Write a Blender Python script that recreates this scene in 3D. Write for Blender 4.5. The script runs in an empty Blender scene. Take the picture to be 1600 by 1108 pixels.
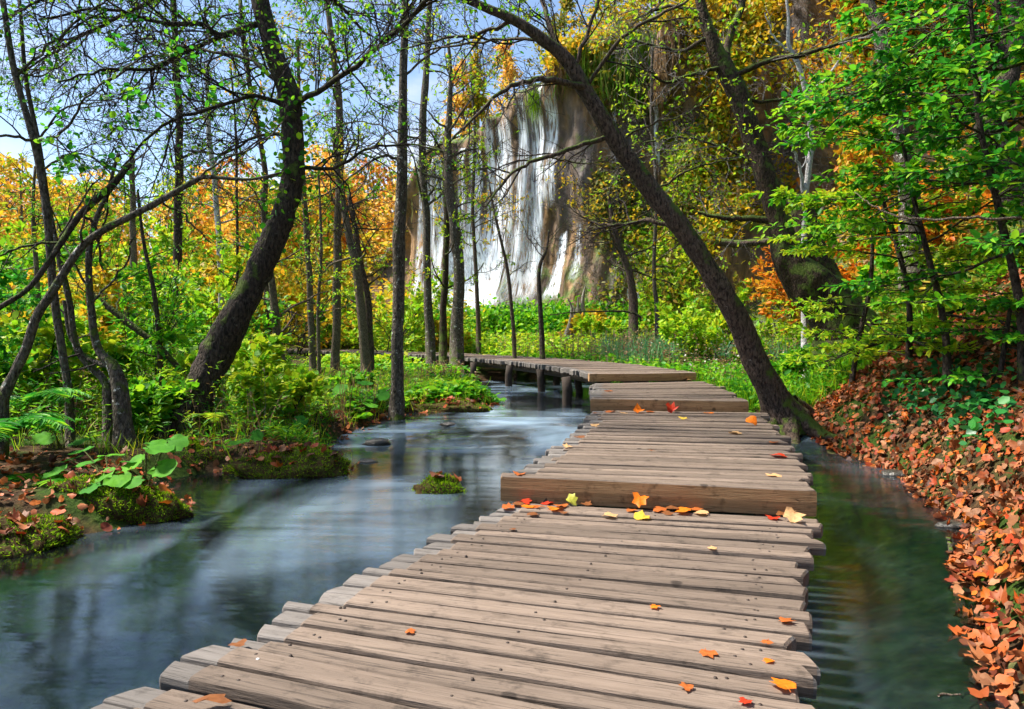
import bpy, math
import numpy as np
from math import radians, pi

sc = bpy.context.scene
COL = sc.collection
# ------------------------------------------------------------------ camera
F, CX, HY, CZ = 1064.0, 800.0, 520.0, 1.1          # focal length / horizon of the photograph in its 1600 px frame
cam_d = bpy.data.cameras.new('camera'); cam = bpy.data.objects.new('camera', cam_d); COL.objects.link(cam)
cam.location = (0, 0, CZ); cam.rotation_euler = (pi/2, 0, 0)
cam_d.sensor_width = 36; cam_d.lens = 36*F/1600; cam_d.shift_y = -(554-HY)/1600
cam_d.clip_start = 0.05; cam_d.clip_end = 3000
sc.camera = cam
# ------------------------------------------------------------------ sky and sun
SUN_EL, SUN_AZ = radians(56), radians(280)           # azimuth clockwise from +Y: high on the camera's left
w = bpy.data.worlds.new('World'); sc.world = w; w.use_nodes = True
nt = w.node_tree; nt.nodes.clear()
wo = nt.nodes.new('ShaderNodeOutputWorld'); bg = nt.nodes.new('ShaderNodeBackground'); sky = nt.nodes.new('ShaderNodeTexSky')
sky.sky_type = 'NISHITA'; sky.sun_disc = False; sky.sun_elevation = SUN_EL; sky.sun_rotation = SUN_AZ
sky.air_density = 1.0; sky.dust_density = 0.6; sky.ozone_density = 1.4
bg.inputs['Strength'].default_value = 0.09
# thin white cloud over the blue
tc = nt.nodes.new('ShaderNodeTexCoord'); mp = nt.nodes.new('ShaderNodeMapping'); mp.inputs['Scale'].default_value = (1.2, 1.2, 3.2)
nz = nt.nodes.new('ShaderNodeTexNoise'); nz.inputs['Scale'].default_value = 1.7; nz.inputs['Detail'].default_value = 7; nz.inputs['Roughness'].default_value = .58
cr = nt.nodes.new('ShaderNodeValToRGB'); cr.color_ramp.elements[0].position = .49; cr.color_ramp.elements[1].position = .72
mx = nt.nodes.new('ShaderNodeMix'); mx.data_type = 'RGBA'; mx.inputs[7].default_value = (5.2, 5.2, 5.4, 1)
nt.links.new(tc.outputs['Generated'], mp.inputs[0]); nt.links.new(mp.outputs[0], nz.inputs['Vector'])
nt.links.new(nz.outputs['Fac'], cr.inputs[0]); nt.links.new(cr.outputs[0], mx.inputs[0])
nt.links.new(sky.outputs[0], mx.inputs[6]); nt.links.new(mx.outputs[2], bg.inputs['Color']); nt.links.new(bg.outputs[0], wo.inputs[0])
sun_d = bpy.data.lights.new('sun', 'SUN'); sun = bpy.data.objects.new('sun', sun_d); COL.objects.link(sun)
sun_d.energy = 4.3; sun_d.angle = radians(7); sun_d.color = (1.0, .93, .82)
from mathutils import Vector
_sd = Vector((math.sin(SUN_AZ)*math.cos(SUN_EL), math.cos(SUN_AZ)*math.cos(SUN_EL), math.sin(SUN_EL)))
sun.rotation_euler = _sd.to_track_quat('Z', 'Y').to_euler()
vs = sc.view_settings; vs.view_transform = 'Standard'; vs.look = 'None'; vs.exposure = 1.4; vs.gamma = 1.0; vs.use_curve_mapping = False
sc.cycles.use_denoising = True; sc.cycles.use_adaptive_sampling = True; sc.cycles.adaptive_threshold = .035; sc.cycles.adaptive_min_samples = 20
sc.cycles.max_bounces = 7; sc.cycles.diffuse_bounces = 3; sc.cycles.glossy_bounces = 3; sc.cycles.transmission_bounces = 4
sc.cycles.transparent_max_bounces = 12; sc.cycles.caustics_reflective = False; sc.cycles.caustics_refractive = False
sc.cycles.sample_clamp_indirect = 6

# ------------------------------------------------------------------ helpers
def P(px, py, Y):
    return np.array([(px-CX)/F*Y, Y, CZ-(py-HY)/F*Y])
def G(px, py, z):
    Y = (CZ-z)*F/(py-HY); return np.array([(px-CX)/F*Y, Y, z])
def rng(s): return np.random.default_rng(s)
def nrm(v): return v/np.maximum(np.linalg.norm(v, axis=-1, keepdims=True), 1e-9)
_rs = rng(99); _K = _rs.normal(0, 1, (24, 3)); _PH = _rs.uniform(0, 6.28, 24)
def noise3(p, s=1.0, o=3):
    """cheap smooth noise of points (N,3), about -1..1"""
    p = np.asarray(p, float)*s; out = np.zeros(p.shape[:-1]); a = 1.0; n = 0
    for k in range(o):
        q = np.zeros_like(out)
        for j in range(6):
            i = (k*6+j) % 24; q += np.sin(p@(_K[i]*1.3)+_PH[i])
        out += a*q/3.0; n += a; a *= .5; p = p*2.03
    return out/n
class MB:
    def __init__(s): s.v = []; s.q = []; s.t = []; s.n = 0
    def add(s, v, f):
        v = np.asarray(v, float).reshape(-1, 3); f = np.asarray(f, np.int64)
        (s.q if f.shape[1] == 4 else s.t).append(f+s.n); s.v.append(v); s.n += len(v)
    def tubes(s, pts, rad, sides=5, rough=0, cap=False, twist=None):
        pts = np.asarray(pts, float); rad = np.asarray(rad, float)
        if pts.ndim == 2: pts = pts[None]; rad = rad[None]
        N, K, _ = pts.shape
        if N == 0: return
        t = np.empty_like(pts); t[:, 1:-1] = pts[:, 2:]-pts[:, :-2]; t[:, 0] = pts[:, 1]-pts[:, 0]; t[:, -1] = pts[:, -1]-pts[:, -2]; t = nrm(t)
        m = nrm(t.mean(1)); ref = np.where(np.abs(m[:, 2:3]) > .75, np.array([[1., .15, 0]]), np.array([[0, .1, 1.]]))
        a = nrm(np.cross(t, ref[:, None])); b = np.cross(t, a)
        th = np.linspace(0, 2*pi, sides, endpoint=False)
        rr = rad[:, :, None]*np.ones(sides)
        c = np.cos(th)[None, None, :, None]; d = np.sin(th)[None, None, :, None]
        u = a[:, :, None]*c+b[:, :, None]*d
        if rough:
            q = pts[:, :, None]+u*rr[..., None]
            qs = q/np.maximum(rad.mean(), .02); rr = rr*(1+rough*noise3(qs*np.array([1, 1, .7]), .55, 3)+.5*rough*noise3(qs*np.array([1, 1, .45]), 3.2, 2))
        v = (pts[:, :, None]+u*rr[..., None]).reshape(-1, 3)
        i = np.arange(N)[:, None, None]*K*sides; k = np.arange(K-1)[None, :, None]*sides; j = np.arange(sides)[None, None]
        j2 = (j+1) % sides
        f = np.stack([i+k+j, i+k+j2, i+k+sides+j2, i+k+sides+j], -1).reshape(-1, 4)
        s.add(v, f)
        if cap:
            b0 = s.n-len(v); jj = np.arange(sides)
            for n in range(N):
                for e in (0, K-1):
                    k0 = b0+n*K*sides+e*sides
                    s.t.append(np.stack([k0+jj, k0+(jj+1) % sides, np.full(sides, s.n)], 1)); s.v.append(pts[n, e][None]); s.n += 1
    def mesh(s, name, origin=None, smooth=True):
        v = np.vstack(s.v) if s.v else np.zeros((0, 3))
        if origin is not None: v = v-np.asarray(origin)
        q = np.vstack(s.q) if s.q else np.zeros((0, 4), np.int64); t = np.vstack(s.t) if s.t else np.zeros((0, 3), np.int64)
        me = bpy.data.meshes.new(name); me.vertices.add(len(v)); me.vertices.foreach_set('co', v.ravel().astype(np.float32))
        lv = np.concatenate([q.ravel(), t.ravel()]); me.loops.add(len(lv)); me.loops.foreach_set('vertex_index', lv.astype(np.int32))
        st = np.concatenate([np.arange(len(q))*4, len(q)*4+np.arange(len(t))*3]); me.polygons.add(len(st))
        me.polygons.foreach_set('loop_start', st.astype(np.int32))
        me.polygons.foreach_set('use_smooth', np.full(len(st), smooth))
        me.update(calc_edges=True); return me
    def build(s, name, mat, parent=None, origin=None, smooth=True):
        me = s.mesh(name, origin, smooth); me.materials.append(mat)
        o = bpy.data.objects.new(name, me); COL.objects.link(o)
        if parent is not None: o.parent = parent
        elif origin is not None: o.location = tuple(origin)
        return o
def tag(o, label=None, cat=None, group=None, kind=None):
    if label: o['label'] = label
    if cat: o['category'] = cat
    if group: o['group'] = group
    if kind: o['kind'] = kind
    return o
def empty(name, loc, label, cat, group=None):
    o = bpy.data.objects.new(name, None); COL.objects.link(o); o.location = tuple(loc); o.empty_display_size = .1
    return tag(o, label, cat, group)
def spline(pts, n):
    """Catmull-Rom through pts (M,D) resampled to n points"""
    p = np.asarray(pts, float); p = np.vstack([2*p[0]-p[1], p, 2*p[-1]-p[-2]])
    M = len(p)-3; out = []
    for x in np.linspace(0, M-1e-6, n):
        i = int(x); u = x-i; a, b, c, d = p[i:i+4]
        out.append(.5*((2*b)+(-a+c)*u+(2*a-5*b+4*c-d)*u*u+(-a+3*b-3*c+d)*u**3))
    return np.array(out)

# ------------------------------------------------------------------ materials
MATS = {}
class NT:
    def __init__(s, name):
        s.m = bpy.data.materials.new(name); s.m.use_nodes = True; s.t = s.m.node_tree; s.t.nodes.clear()
        s.out = s.n('ShaderNodeOutputMaterial')
    def n(s, k, **kw):
        x = s.t.nodes.new(k)
        for a, b in kw.items(): setattr(x, a, b)
        return x
    def set(s, node, **kw):
        for a, b in kw.items():
            node.inputs[a.replace('_', ' ')].default_value = b
        return node
    def l(s, a, b): s.t.links.new(a, b)
    def ramp(s, fac, els, interp='LINEAR'):
        r = s.n('ShaderNodeValToRGB'); r.color_ramp.interpolation = interp
        while len(r.color_ramp.elements) < len(els): r.color_ramp.elements.new(.5)
        for e, (p, c) in zip(r.color_ramp.elements, els):
            e.position = p; e.color = (*c, 1) if len(c) == 3 else c
        s.l(fac, r.inputs[0]); return r.outputs[0]
    def coord(s, scale=(1, 1, 1), kind='Object', rot=(0, 0, 0)):
        c = s.n('ShaderNodeTexCoord'); m = s.n('ShaderNodeMapping'); m.inputs['Scale'].default_value = scale; m.inputs['Rotation'].default_value = rot
        s.l(c.outputs[kind], m.inputs[0]); return m.outputs[0]
    def noise(s, vec, scale, detail=4, rough=.55, dist=0):
        x = s.n('ShaderNodeTexNoise'); x.inputs['Scale'].default_value = scale; x.inputs['Detail'].default_value = detail
        x.inputs['Roughness'].default_value = rough; x.inputs['Distortion'].default_value = dist
        if vec is not None: s.l(vec, x.inputs['Vector'])
        return x.outputs['Fac']
    def mix(s, fac, a, b, blend='MIX'):
        x = s.n('ShaderNodeMix', data_type='RGBA', blend_type=blend)
        for i, v in ((0, fac), (6, a), (7, b)):
            if hasattr(v, 'is_linked'): s.l(v, x.inputs[i])
            else: x.inputs[i].default_value = v if i == 0 else (*v, 1)
        return x.outputs[2]
    def math(s, op, a, b=0.0):
        x = s.n('ShaderNodeMath', operation=op)
        for i, v in ((0, a), (1, b)):
            if hasattr(v, 'is_linked'): s.l(v, x.inputs[i])
            else: x.inputs[i].default_value = v
        return x.outputs[0]
    def bump(s, h, strength=.5, dist=.02):
        b = s.n('ShaderNodeBump'); b.inputs['Strength'].default_value = strength; b.inputs['Distance'].default_value = dist
        s.l(h, b.inputs['Height']); return b.outputs[0]
    def pbr(s, col, rough=.7, spec=.3, normal=None):
        b = s.n('ShaderNodeBsdfPrincipled')
        if hasattr(col, 'is_linked'): s.l(col, b.inputs['Base Color'])
        else: b.inputs['Base Color'].default_value = (*col, 1)
        if hasattr(rough, 'is_linked'): s.l(rough, b.inputs['Roughness'])
        else: b.inputs['Roughness'].default_value = rough
        b.inputs['Specular IOR Level'].default_value = spec
        if normal is not None: s.l(normal, b.inputs['Normal'])
        return b.outputs[0]
    def done(s, sh): s.l(sh, s.out.inputs[0]); MATS[s.m.name] = s.m; return s.m

def leaf_mat(name, cols, trans=.4, rough=.5, spec=.25, obj=False):
    m = NT(name)
    if obj: r = m.n('ShaderNodeObjectInfo').outputs['Random']
    else: r = m.n('ShaderNodeNewGeometry').outputs['Random Per Island']
    c = m.ramp(r, [(i/(len(cols)-1), k) for i, k in enumerate(cols)])
    if trans < .3: v = m.noise(m.coord((1, 1, 1)), 60, 1)
    if trans < .3: c = m.mix(1.0, c, m.ramp(v, [(.3, (.78, .74, .72)), (.7, (1.12, 1.1, 1.05))]), 'MULTIPLY')
    a = m.pbr(c, rough, spec); t = m.n('ShaderNodeBsdfTranslucent'); m.l(c, t.inputs[0])
    x = m.n('ShaderNodeMixShader'); x.inputs[0].default_value = trans; m.l(a, x.inputs[1]); m.l(t.outputs[0], x.inputs[2])
    return m.done(x.outputs[0])
def bark_mat(name, dark, light, lichen=(.5, .52, .46), lic=.62, moss=.0, scale=1.0):
    m = NT(name); co = m.coord((1, 1, .4))
    n1 = m.noise(co, 38*scale, 6, .65, .4); n2 = m.noise(m.coord(), 5*scale, 4, .6)
    vo = m.n('ShaderNodeTexVoronoi', feature='DISTANCE_TO_EDGE'); vo.inputs['Scale'].default_value = 26*scale; m.l(m.coord((1, 1, .45)), vo.inputs['Vector'])
    c = m.ramp(n1, [(.38, dark), (.62, light)]); c = m.mix(m.ramp(n2, [(.4, (0, 0, 0)), (.65, (.6, .6, .6))]), c, tuple(k*.35 for k in light))
    n3 = m.noise(m.coord(), 11*scale, 5, .7)
    c = m.mix(m.ramp(n3, [(lic, (0, 0, 0)), (lic+.06, (1, 1, 1))]), c, lichen)
    if moss:
        g = m.n('ShaderNodeNewGeometry'); sx = m.n('ShaderNodeSeparateXYZ'); m.l(g.outputs['Normal'], sx.inputs[0])
        f = m.math('ADD', m.math('MULTIPLY', sx.outputs[2], .25), n2)
        c = m.mix(m.ramp(f, [(.62-moss*.3, (0, 0, 0)), (.72-moss*.3, (1, 1, 1))]), c, (.075, .11, .018))
    h = m.math('ADD', n1, m.math('MULTIPLY', m.math('MINIMUM', vo.outputs['Distance'], .25), 1.6))
    return m.done(m.pbr(c, .85, .2, m.bump(h, .85, .02)))

BARK_DARK = bark_mat('bark_dark', (.006, .0045, .004), (.085, .063, .050), (.13, .12, .095), .62, .06)
BARK_BROWN = bark_mat('bark_brown', (.016, .011, .009), (.15, .105, .08), (.30, .28, .24), .66, .10)
BARK_MOSSY = bark_mat('bark_mossy', (.010, .007, .005), (.085, .056, .036), (.06, .075, .018), .60, .30)
BARK_GREY = bark_mat('bark_grey', (.018, .014, .011), (.17, .14, .11), (.50, .51, .46), .60, .05, 1.1)
BARK_PALE = bark_mat('bark_pale', (.06, .045, .032), (.25, .195, .14), (.45, .44, .38), .66, 0, 1.6)
BARK_WHITE = bark_mat('bark_white', (.28, .27, .27), (.66, .65, .63), (.75, .75, .74), .6, 0, 1.6)
STUMP = bark_mat('bleached_wood', (.16, .13, .10), (.42, .38, .32), (.5, .48, .44), .62, 0, 1.6)
TWIG = bark_mat('twig_bark', (.022, .016, .014), (.085, .066, .058), (.2, .2, .18), .72, 0, 2.5)
TWIG_GREY = bark_mat('twig_bark_grey', (.10, .085, .075), (.30, .27, .24), (.45, .45, .42), .66, 0, 2.5)
L_GREEN = leaf_mat('leaf_green', [(.02, .13, .008), (.06, .29, .012), (.15, .44, .012), (.32, .54, .014), (.08, .33, .02)], .5)
L_DEEP = leaf_mat('leaf_deep_green', [(.015, .12, .014), (.03, .22, .02), (.06, .33, .02), (.14, .46, .02), (.32, .52, .02)], .5)
L_LIME = leaf_mat('leaf_lime', [(.10, .33, .012), (.24, .5, .014), (.38, .56, .02), (.55, .56, .02), (.16, .42, .02)], .5)
L_YELLOW = leaf_mat('leaf_yellow', [(.26, .36, .02), (.5, .45, .025), (.7, .45, .02), (.62, .3, .015), (.22, .36, .02)], .5)
L_GOLD = leaf_mat('leaf_gold', [(.95, .62, .09), (.9, .50, .06), (.82, .38, .04), (.98, .70, .16), (.72, .58, .09)], .5)
L_ORANGE = leaf_mat('leaf_orange', [(.72, .20, .012), (.65, .30, .02), (.55, .11, .01), (.68, .42, .03), (.32, .30, .02)], .45)
L_HILL = leaf_mat('leaf_hill', [(.05, .11, .012), (.14, .24, .02), (.34, .36, .03), (.12, .10, .03), (.5, .36, .03), (.16, .09, .03)], .4)
L_LITTER = leaf_mat('leaf_litter', [(.26, .055, .012), (.38, .15, .06), (.46, .085, .010), (.09, .03, .014), (.42, .19, .085), (.24, .06, .018), (.55, .15, .014), (.06, .022, .012), (.36, .045, .010), (.30, .15, .075), (.14, .045, .018)], .15, .55)
L_LITTERO = leaf_mat('leaf_litter_single', [(.26, .055, .012), (.38, .15, .06), (.46, .085, .010), (.09, .03, .014), (.42, .19, .085), (.24, .06, .018), (.55, .15, .014), (.06, .022, .012), (.36, .045, .010), (.30, .15, .075), (.14, .045, .018)], .15, .55, obj=True)
L_IVY = leaf_mat('leaf_ivy', [(.012, .10, .03), (.02, .16, .04), (.035, .22, .04), (.05, .26, .03)], .3, .35, .4)
L_TEAL = leaf_mat('leaf_teal_grass', [(.06, .22, .10), (.11, .30, .14), (.16, .32, .12), (.10, .26, .05)], .4)
L_DRY = leaf_mat('leaf_dry', [(.16, .09, .04), (.26, .16, .08), (.34, .22, .10), (.12, .07, .03)], .3)
L_MOSS = leaf_mat('moss_blade', [(.09, .22, .006), (.18, .36, .008), (.32, .46, .012), (.05, .15, .006)], .5, .8, .1)
L_CURTAIN = leaf_mat('moss_curtain', [(.05, .16, .012), (.10, .24, .015), (.22, .30, .03), (.24, .19, .06), (.09, .30, .02)], .35, .8, .1)
L_FLOWER = leaf_mat('seed_head', [(.62, .6, .52), (.5, .46, .4)], .3)
def flat_leaf(name, c): return leaf_mat(name, [c, tuple(min(1, k*1.25) for k in c)], .25, .5)
LEAFC = {'red': flat_leaf('leaf_red', (.46, .035, .012)), 'orange': flat_leaf('leaf_bright_orange', (.70, .17, .01)), 'tan': flat_leaf('leaf_tan', (.56, .34, .16)),
         'brown': flat_leaf('leaf_brown', (.20, .075, .025)), 'yellow': flat_leaf('leaf_clear_yellow', (.62, .42, .05)), 'russet': flat_leaf('leaf_russet', (.40, .11, .025)),
         'olive': flat_leaf('leaf_olive', (.40, .40, .05))}

# ------------------------------------------------------------------ terrain
WATER = np.array([(-9, -3), (-7.5, 1), (-5, 3.0), (-3.5, 4.1), (-2.7, 4.75), (-2.55, 5.5), (-3.3, 6.3), (-2.9, 6.75), (-1.75, 6.6), (-1.6, 7.2),
    (-2.3, 8.3), (-1.75, 10.3), (-.9, 11.1), (-.15, 11.9), (-.35, 13.2), (-.8, 15), (-1.1, 17.5), (.4, 18.6), (2.0, 17.0), (2.5, 14), (2.6, 11), (2.7, 9.5),
    (3.25, 8.75), (3.75, 8.0), (3.8, 6.8), (3.3, 5.0), (2.4, 3.5), (1.85, 2.5), (1.6, 1.2), (1.5, -3)])
def poly_sd(p, poly):
    """signed distance, positive outside"""
    A = poly; B = np.roll(poly, -1, 0); d = np.full(len(p), 1e9); ins = np.zeros(len(p), bool)
    for a, b in zip(A, B):
        ab = b-a; t = np.clip(((p-a)@ab)/(ab@ab), 0, 1); q = a+t[:, None]*ab
        d = np.minimum(d, np.hypot(*(p-q).T))
        c = ((a[1] > p[:, 1]) != (b[1] > p[:, 1]))
        with np.errstate(divide='ignore', invalid='ignore'):
            x = (b[0]-a[0])*(p[:, 1]-a[1])/(b[1]-a[1])+a[0]
        ins ^= c & (p[:, 0] < x)
    return np.where(ins, -d, d)
def sstep(a, b, x): t = np.clip((x-a)/(b-a), 0, 1); return t*t*(3-2*t)
HILLY = [-6, 0, 1.2, 2.5, 3.5, 5, 6.8, 8.2, 10, 13, 17, 22, 26, 40, 60]
HILLX = [1.5, 1.5, 1.6, 1.85, 2.4, 3.3, 3.8, 3.75, 4.3, 5.2, 6.8, 8.2, 9.0, 12, 16]
def water_z(x, y):
    return -.30+.13*sstep(8.0, 9.6, y+.25*x)
def height(x, y):
    x = np.atleast_1d(np.asarray(x, float)); y = np.atleast_1d(np.asarray(y, float)); x, y = np.broadcast_arrays(x, y); sh = x.shape
    x = x.ravel(); y = y.ravel(); p = np.stack([x, y], 1)
    near = (np.abs(x) < 14) & (y > -6) & (y < 24); sd = np.full(len(x), 9.0)
    sd[near] = poly_sd(p[near], WATER)
    q = np.stack([x, y, 0*x], 1); n1 = noise3(q, .9, 3); n2 = noise3(q, 3.1, 3)
    wz = water_z(x, y)
    z = np.where(sd < 0, wz-.04-.5*sstep(0, 1.2, -sd)+.05*n2, wz-.04+.26*sstep(0, .55, sd)+.05*n1*sstep(.2, 2, sd)+.02*n2)
    d = np.maximum(0, x-np.interp(y, HILLY, HILLX))                    # leafy slope on the right
    z = z+(.66*np.minimum(d, 4)+.85*np.maximum(0, np.minimum(d, 22)-4))*(1+.10*n1)+.05*n2*np.minimum(d, 1)
    z = z+.07*np.maximum(0, y-25)*sstep(0, 12, y-22)*np.clip((60-y)/30+1, 0, 1)
    z = z+np.maximum(0, y-34)*.10*(x < 60)+.03*np.maximum(0, -x-3)*(y < 40)
    return np.minimum(z, 60).reshape(sh)
def soil():
    m = NT('forest_floor'); co = m.coord()
    n1 = m.noise(co, 1.3, 5); n2 = m.noise(co, 22, 6, .7)
    c = m.ramp(n2, [(.25, (.018, .012, .008)), (.5, (.06, .038, .02)), (.75, (.14, .075, .032))])
    c = m.mix(m.ramp(n1, [(.46, (0, 0, 0)), (.58, (1, 1, 1))]), c, m.ramp(n2, [(.3, (.014, .03, .006)), (.7, (.06, .11, .015))]))
    return m.done(m.pbr(c, .95, .1, m.bump(n2, .8, .05)))
SOIL = soil()
def bed():
    m = NT('stream_bed'); co = m.coord(); n1 = m.noise(co, 1.1, 5, .6); n2 = m.noise(co, 9, 5, .65)
    c = m.ramp(n2, [(.3, (.015, .02, .008)), (.5, (.07, .075, .022)), (.72, (.26, .20, .09))])
    c = m.mix(m.ramp(n1, [(.42, (0, 0, 0)), (.6, (1, 1, 1))]), c, m.ramp(n2, [(.3, (.006, .018, .010)), (.7, (.035, .085, .018))]))
    return m.done(m.pbr(c, .9, .2, m.bump(n2, .6, .05)))
BED = bed()
xs = np.unique(np.concatenate([np.linspace(-900, -60, 15), np.linspace(-60, -10, 60), np.linspace(-10, 9, 150), np.linspace(9, 40, 70), np.linspace(40, 900, 15)]))
ys = np.unique(np.concatenate([np.linspace(-900, -10, 12), np.linspace(-10, 1, 20), np.linspace(1, 20, 170), np.linspace(20, 60, 70), np.linspace(60, 140, 30), np.linspace(140, 1500, 14)]))
XX, YY = np.meshgrid(xs, ys); ZZ = height(XX, YY); nx, ny = len(xs), len(ys)
i, j = np.meshgrid(np.arange(nx-1), np.arange(ny-1)); k = (j*nx+i).ravel()
g = MB(); g.add(np.stack([XX.ravel(), YY.ravel(), ZZ.ravel()], 1), np.stack([k, k+1, k+nx+1, k+nx], 1))
ground = tag(g.build('ground', SOIL), kind='structure'); ground.data.materials.append(BED)
cxy = np.stack([(XX[:-1, :-1]+XX[1:, 1:]).ravel()/2, (YY[:-1, :-1]+YY[1:, 1:]).ravel()/2], 1)
ins = np.zeros(len(cxy), np.int32); nearm = (np.abs(cxy[:, 0]) < 14) & (cxy[:, 1] > -6) & (cxy[:, 1] < 24)
ins[nearm] = poly_sd(cxy[nearm], WATER) < .03
ground.data.polygons.foreach_set('material_index', ins)

# ------------------------------------------------------------------ stream
def water_mat():
    m = NT('stream_water')
    # silky foam streaks along the flow, blue sky reflection painted into their colour
    co = m.coord((1.0, .45, 1), rot=(0, 0, radians(-25))); n1 = m.noise(co, .75, 3, .45, .9)
    co2 = m.coord((.35, 1.4, 1), rot=(0, 0, radians(-8))); n2 = m.noise(co2, 1.3, 3, .5, .8)
    f = m.math('MULTIPLY', m.ramp(n1, [(.43, (.02, .02, .02)), (.68, (1, 1, 1))]), m.ramp(n2, [(.34, (.15, .15, .15)), (.62, (1, 1, 1))]))
    g = m.n('ShaderNodeSeparateXYZ'); tcn = m.n('ShaderNodeTexCoord'); m.l(tcn.outputs['Object'], g.inputs[0])
    rap = m.ramp(m.math('MULTIPLY', m.math('ADD', g.outputs[1], m.math('MULTIPLY', g.outputs[0], .25)), .05), [(.20, (.32, .32, .32)), (.36, (.72, .72, .72)), (.43, (1.15, 1.15, 1.15)), (.52, (1, 1, 1)), (.62, (.8, .8, .8))])
    side = m.ramp(m.math('ADD', g.outputs[0], m.math('MULTIPLY', g.outputs[1], -.42)), [(.0, (1, 1, 1)), (.35, (.13, .13, .13))])
    f = m.math('MINIMUM', m.math('MULTIPLY', m.math('MULTIPLY', f, rap), m.math('MULTIPLY', side, .8)), .85)
    h = m.math('ADD', m.noise(co2, 3.0, 3, .5), m.math('MULTIPLY', n1, 1.2))
    nb = m.bump(h, .07, .10)
    fr = m.n('ShaderNodeFresnel'); fr.inputs['IOR'].default_value = 1.6; m.l(nb, fr.inputs['Normal'])
    tr = m.n('ShaderNodeBsdfTransparent'); tr.inputs[0].default_value = (.25, .38, .48, 1)
    gl = m.n('ShaderNodeBsdfGlossy'); gl.inputs['Roughness'].default_value = .12; gl.inputs[0].default_value = (.95, .97, 1, 1); m.l(nb, gl.inputs['Normal'])
    a = m.n('ShaderNodeMixShader'); m.l(fr.outputs[0], a.inputs[0]); m.l(tr.outputs[0], a.inputs[1]); m.l(gl.outputs[0], a.inputs[2])
    d = m.pbr((.36, .51, .66), .35, .5, nb)
    b = m.n('ShaderNodeMixShader'); m.l(f, b.inputs[0]); m.l(a.outputs[0], b.inputs[1]); m.l(d, b.inputs[2])
    return m.done(b.outputs[0])
STREAM = water_mat()
xs = np.linspace(-10, 5.2, 190); ys = np.linspace(-3, 20, 250); XX, YY = np.meshgrid(xs, ys); nx, ny = len(xs), len(ys)
q = np.stack([XX, YY, 0*XX], -1)
RAP = np.exp(-((YY+.25*XX-9.0)/1.0)**2)
ZZ = water_z(XX, YY)+.010*noise3(q, 1.1, 2)+RAP*.035*noise3(q*np.array([1, 2.2, 1]), 1.9, 3)
g = MB(); i, j = np.meshgrid(np.arange(nx-1), np.arange(ny-1)); k = (j*nx+i).ravel()
cc = np.stack([(XX[:-1, :-1]+XX[1:, 1:]).ravel()/2, (YY[:-1, :-1]+YY[1:, 1:]).ravel()/2], 1)
k = k[poly_sd(cc, WATER) < .35]
g.add(np.stack([XX.ravel(), YY.ravel(), ZZ.ravel()], 1), np.stack([k, k+1, k+nx+1, k+nx], 1))
tag(g.build('stream_water', STREAM), kind='structure')

# ------------------------------------------------------------------ cliff and waterfall
PLAN = spline([(-30, 62), (-14, 47), (-4.6, 35), (-1.2, 32.4), (2.2, 30), (5.2, 28), (9, 24.5), (12.2, 20.5), (15, 15), (18, 8), (22, 0)], 500)
TOPX = [520, 600, 640, 662, 672, 693, 733, 763, 814, 834, 865, 895, 915, 1000, 1060, 1150, 1400, 1700]
TOPY = [480, 400, 315, 275, 243, 217, 200, 172, 146, 131, 117, 72, 52, 40, 0, -40, -170, -200]
_px = PLAN[:, 0]/PLAN[:, 1]*F+CX
def cliff_pt(u, v, off=0.0):
    """u 0..1 along the plan line, v 0..1 up the face"""
    u = np.asarray(u, float); v = np.asarray(v, float); fi = u*(len(PLAN)-1)
    x = np.interp(fi, np.arange(len(PLAN)), PLAN[:, 0]); y = np.interp(fi, np.arange(len(PLAN)), PLAN[:, 1])
    tx = np.interp(fi, np.arange(len(PLAN)), np.gradient(PLAN[:, 0])); ty = np.interp(fi, np.arange(len(PLAN)), np.gradient(PLAN[:, 1]))
    l = np.hypot(tx, ty); nx_, ny_ = ty/l, -tx/l                      # towards the camera side
    px = np.interp(fi, np.arange(len(PLAN)), _px)
    top = CZ-(np.interp(px, TOPX, TOPY)-HY)/F*y; top = np.clip(top, 3, 17)
    base = .3+.035*np.maximum(y-15, 0)
    z = base+(top-base)*v
    q = np.stack([x*1.0, y*1.0, z*.18], -1); q2 = np.stack([x, y, z*.7], -1)
    d = .75*noise3(q, .55, 2)+.35*noise3(q, 1.9, 2)+.22*noise3(q2, 1.6, 3)
    d = d+.4*sstep(.80, .90, v)*(1-sstep(.93, 1.02, v))+1.9*np.clip((.28-v)/.28, 0, 1)**1.5-.15*np.exp(-((v-.72)/.08)**2)
    d = d+(1.5*noise3(np.stack([x, y, z*1.3], -1), .42, 2)-.5)*sstep(925, 1010, px)*sstep(0, .12, v)
    d = d-1.3*sstep(.96, 1.0, v)+off
    return np.stack([x+nx_*d, y+ny_*d, z], -1)
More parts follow.
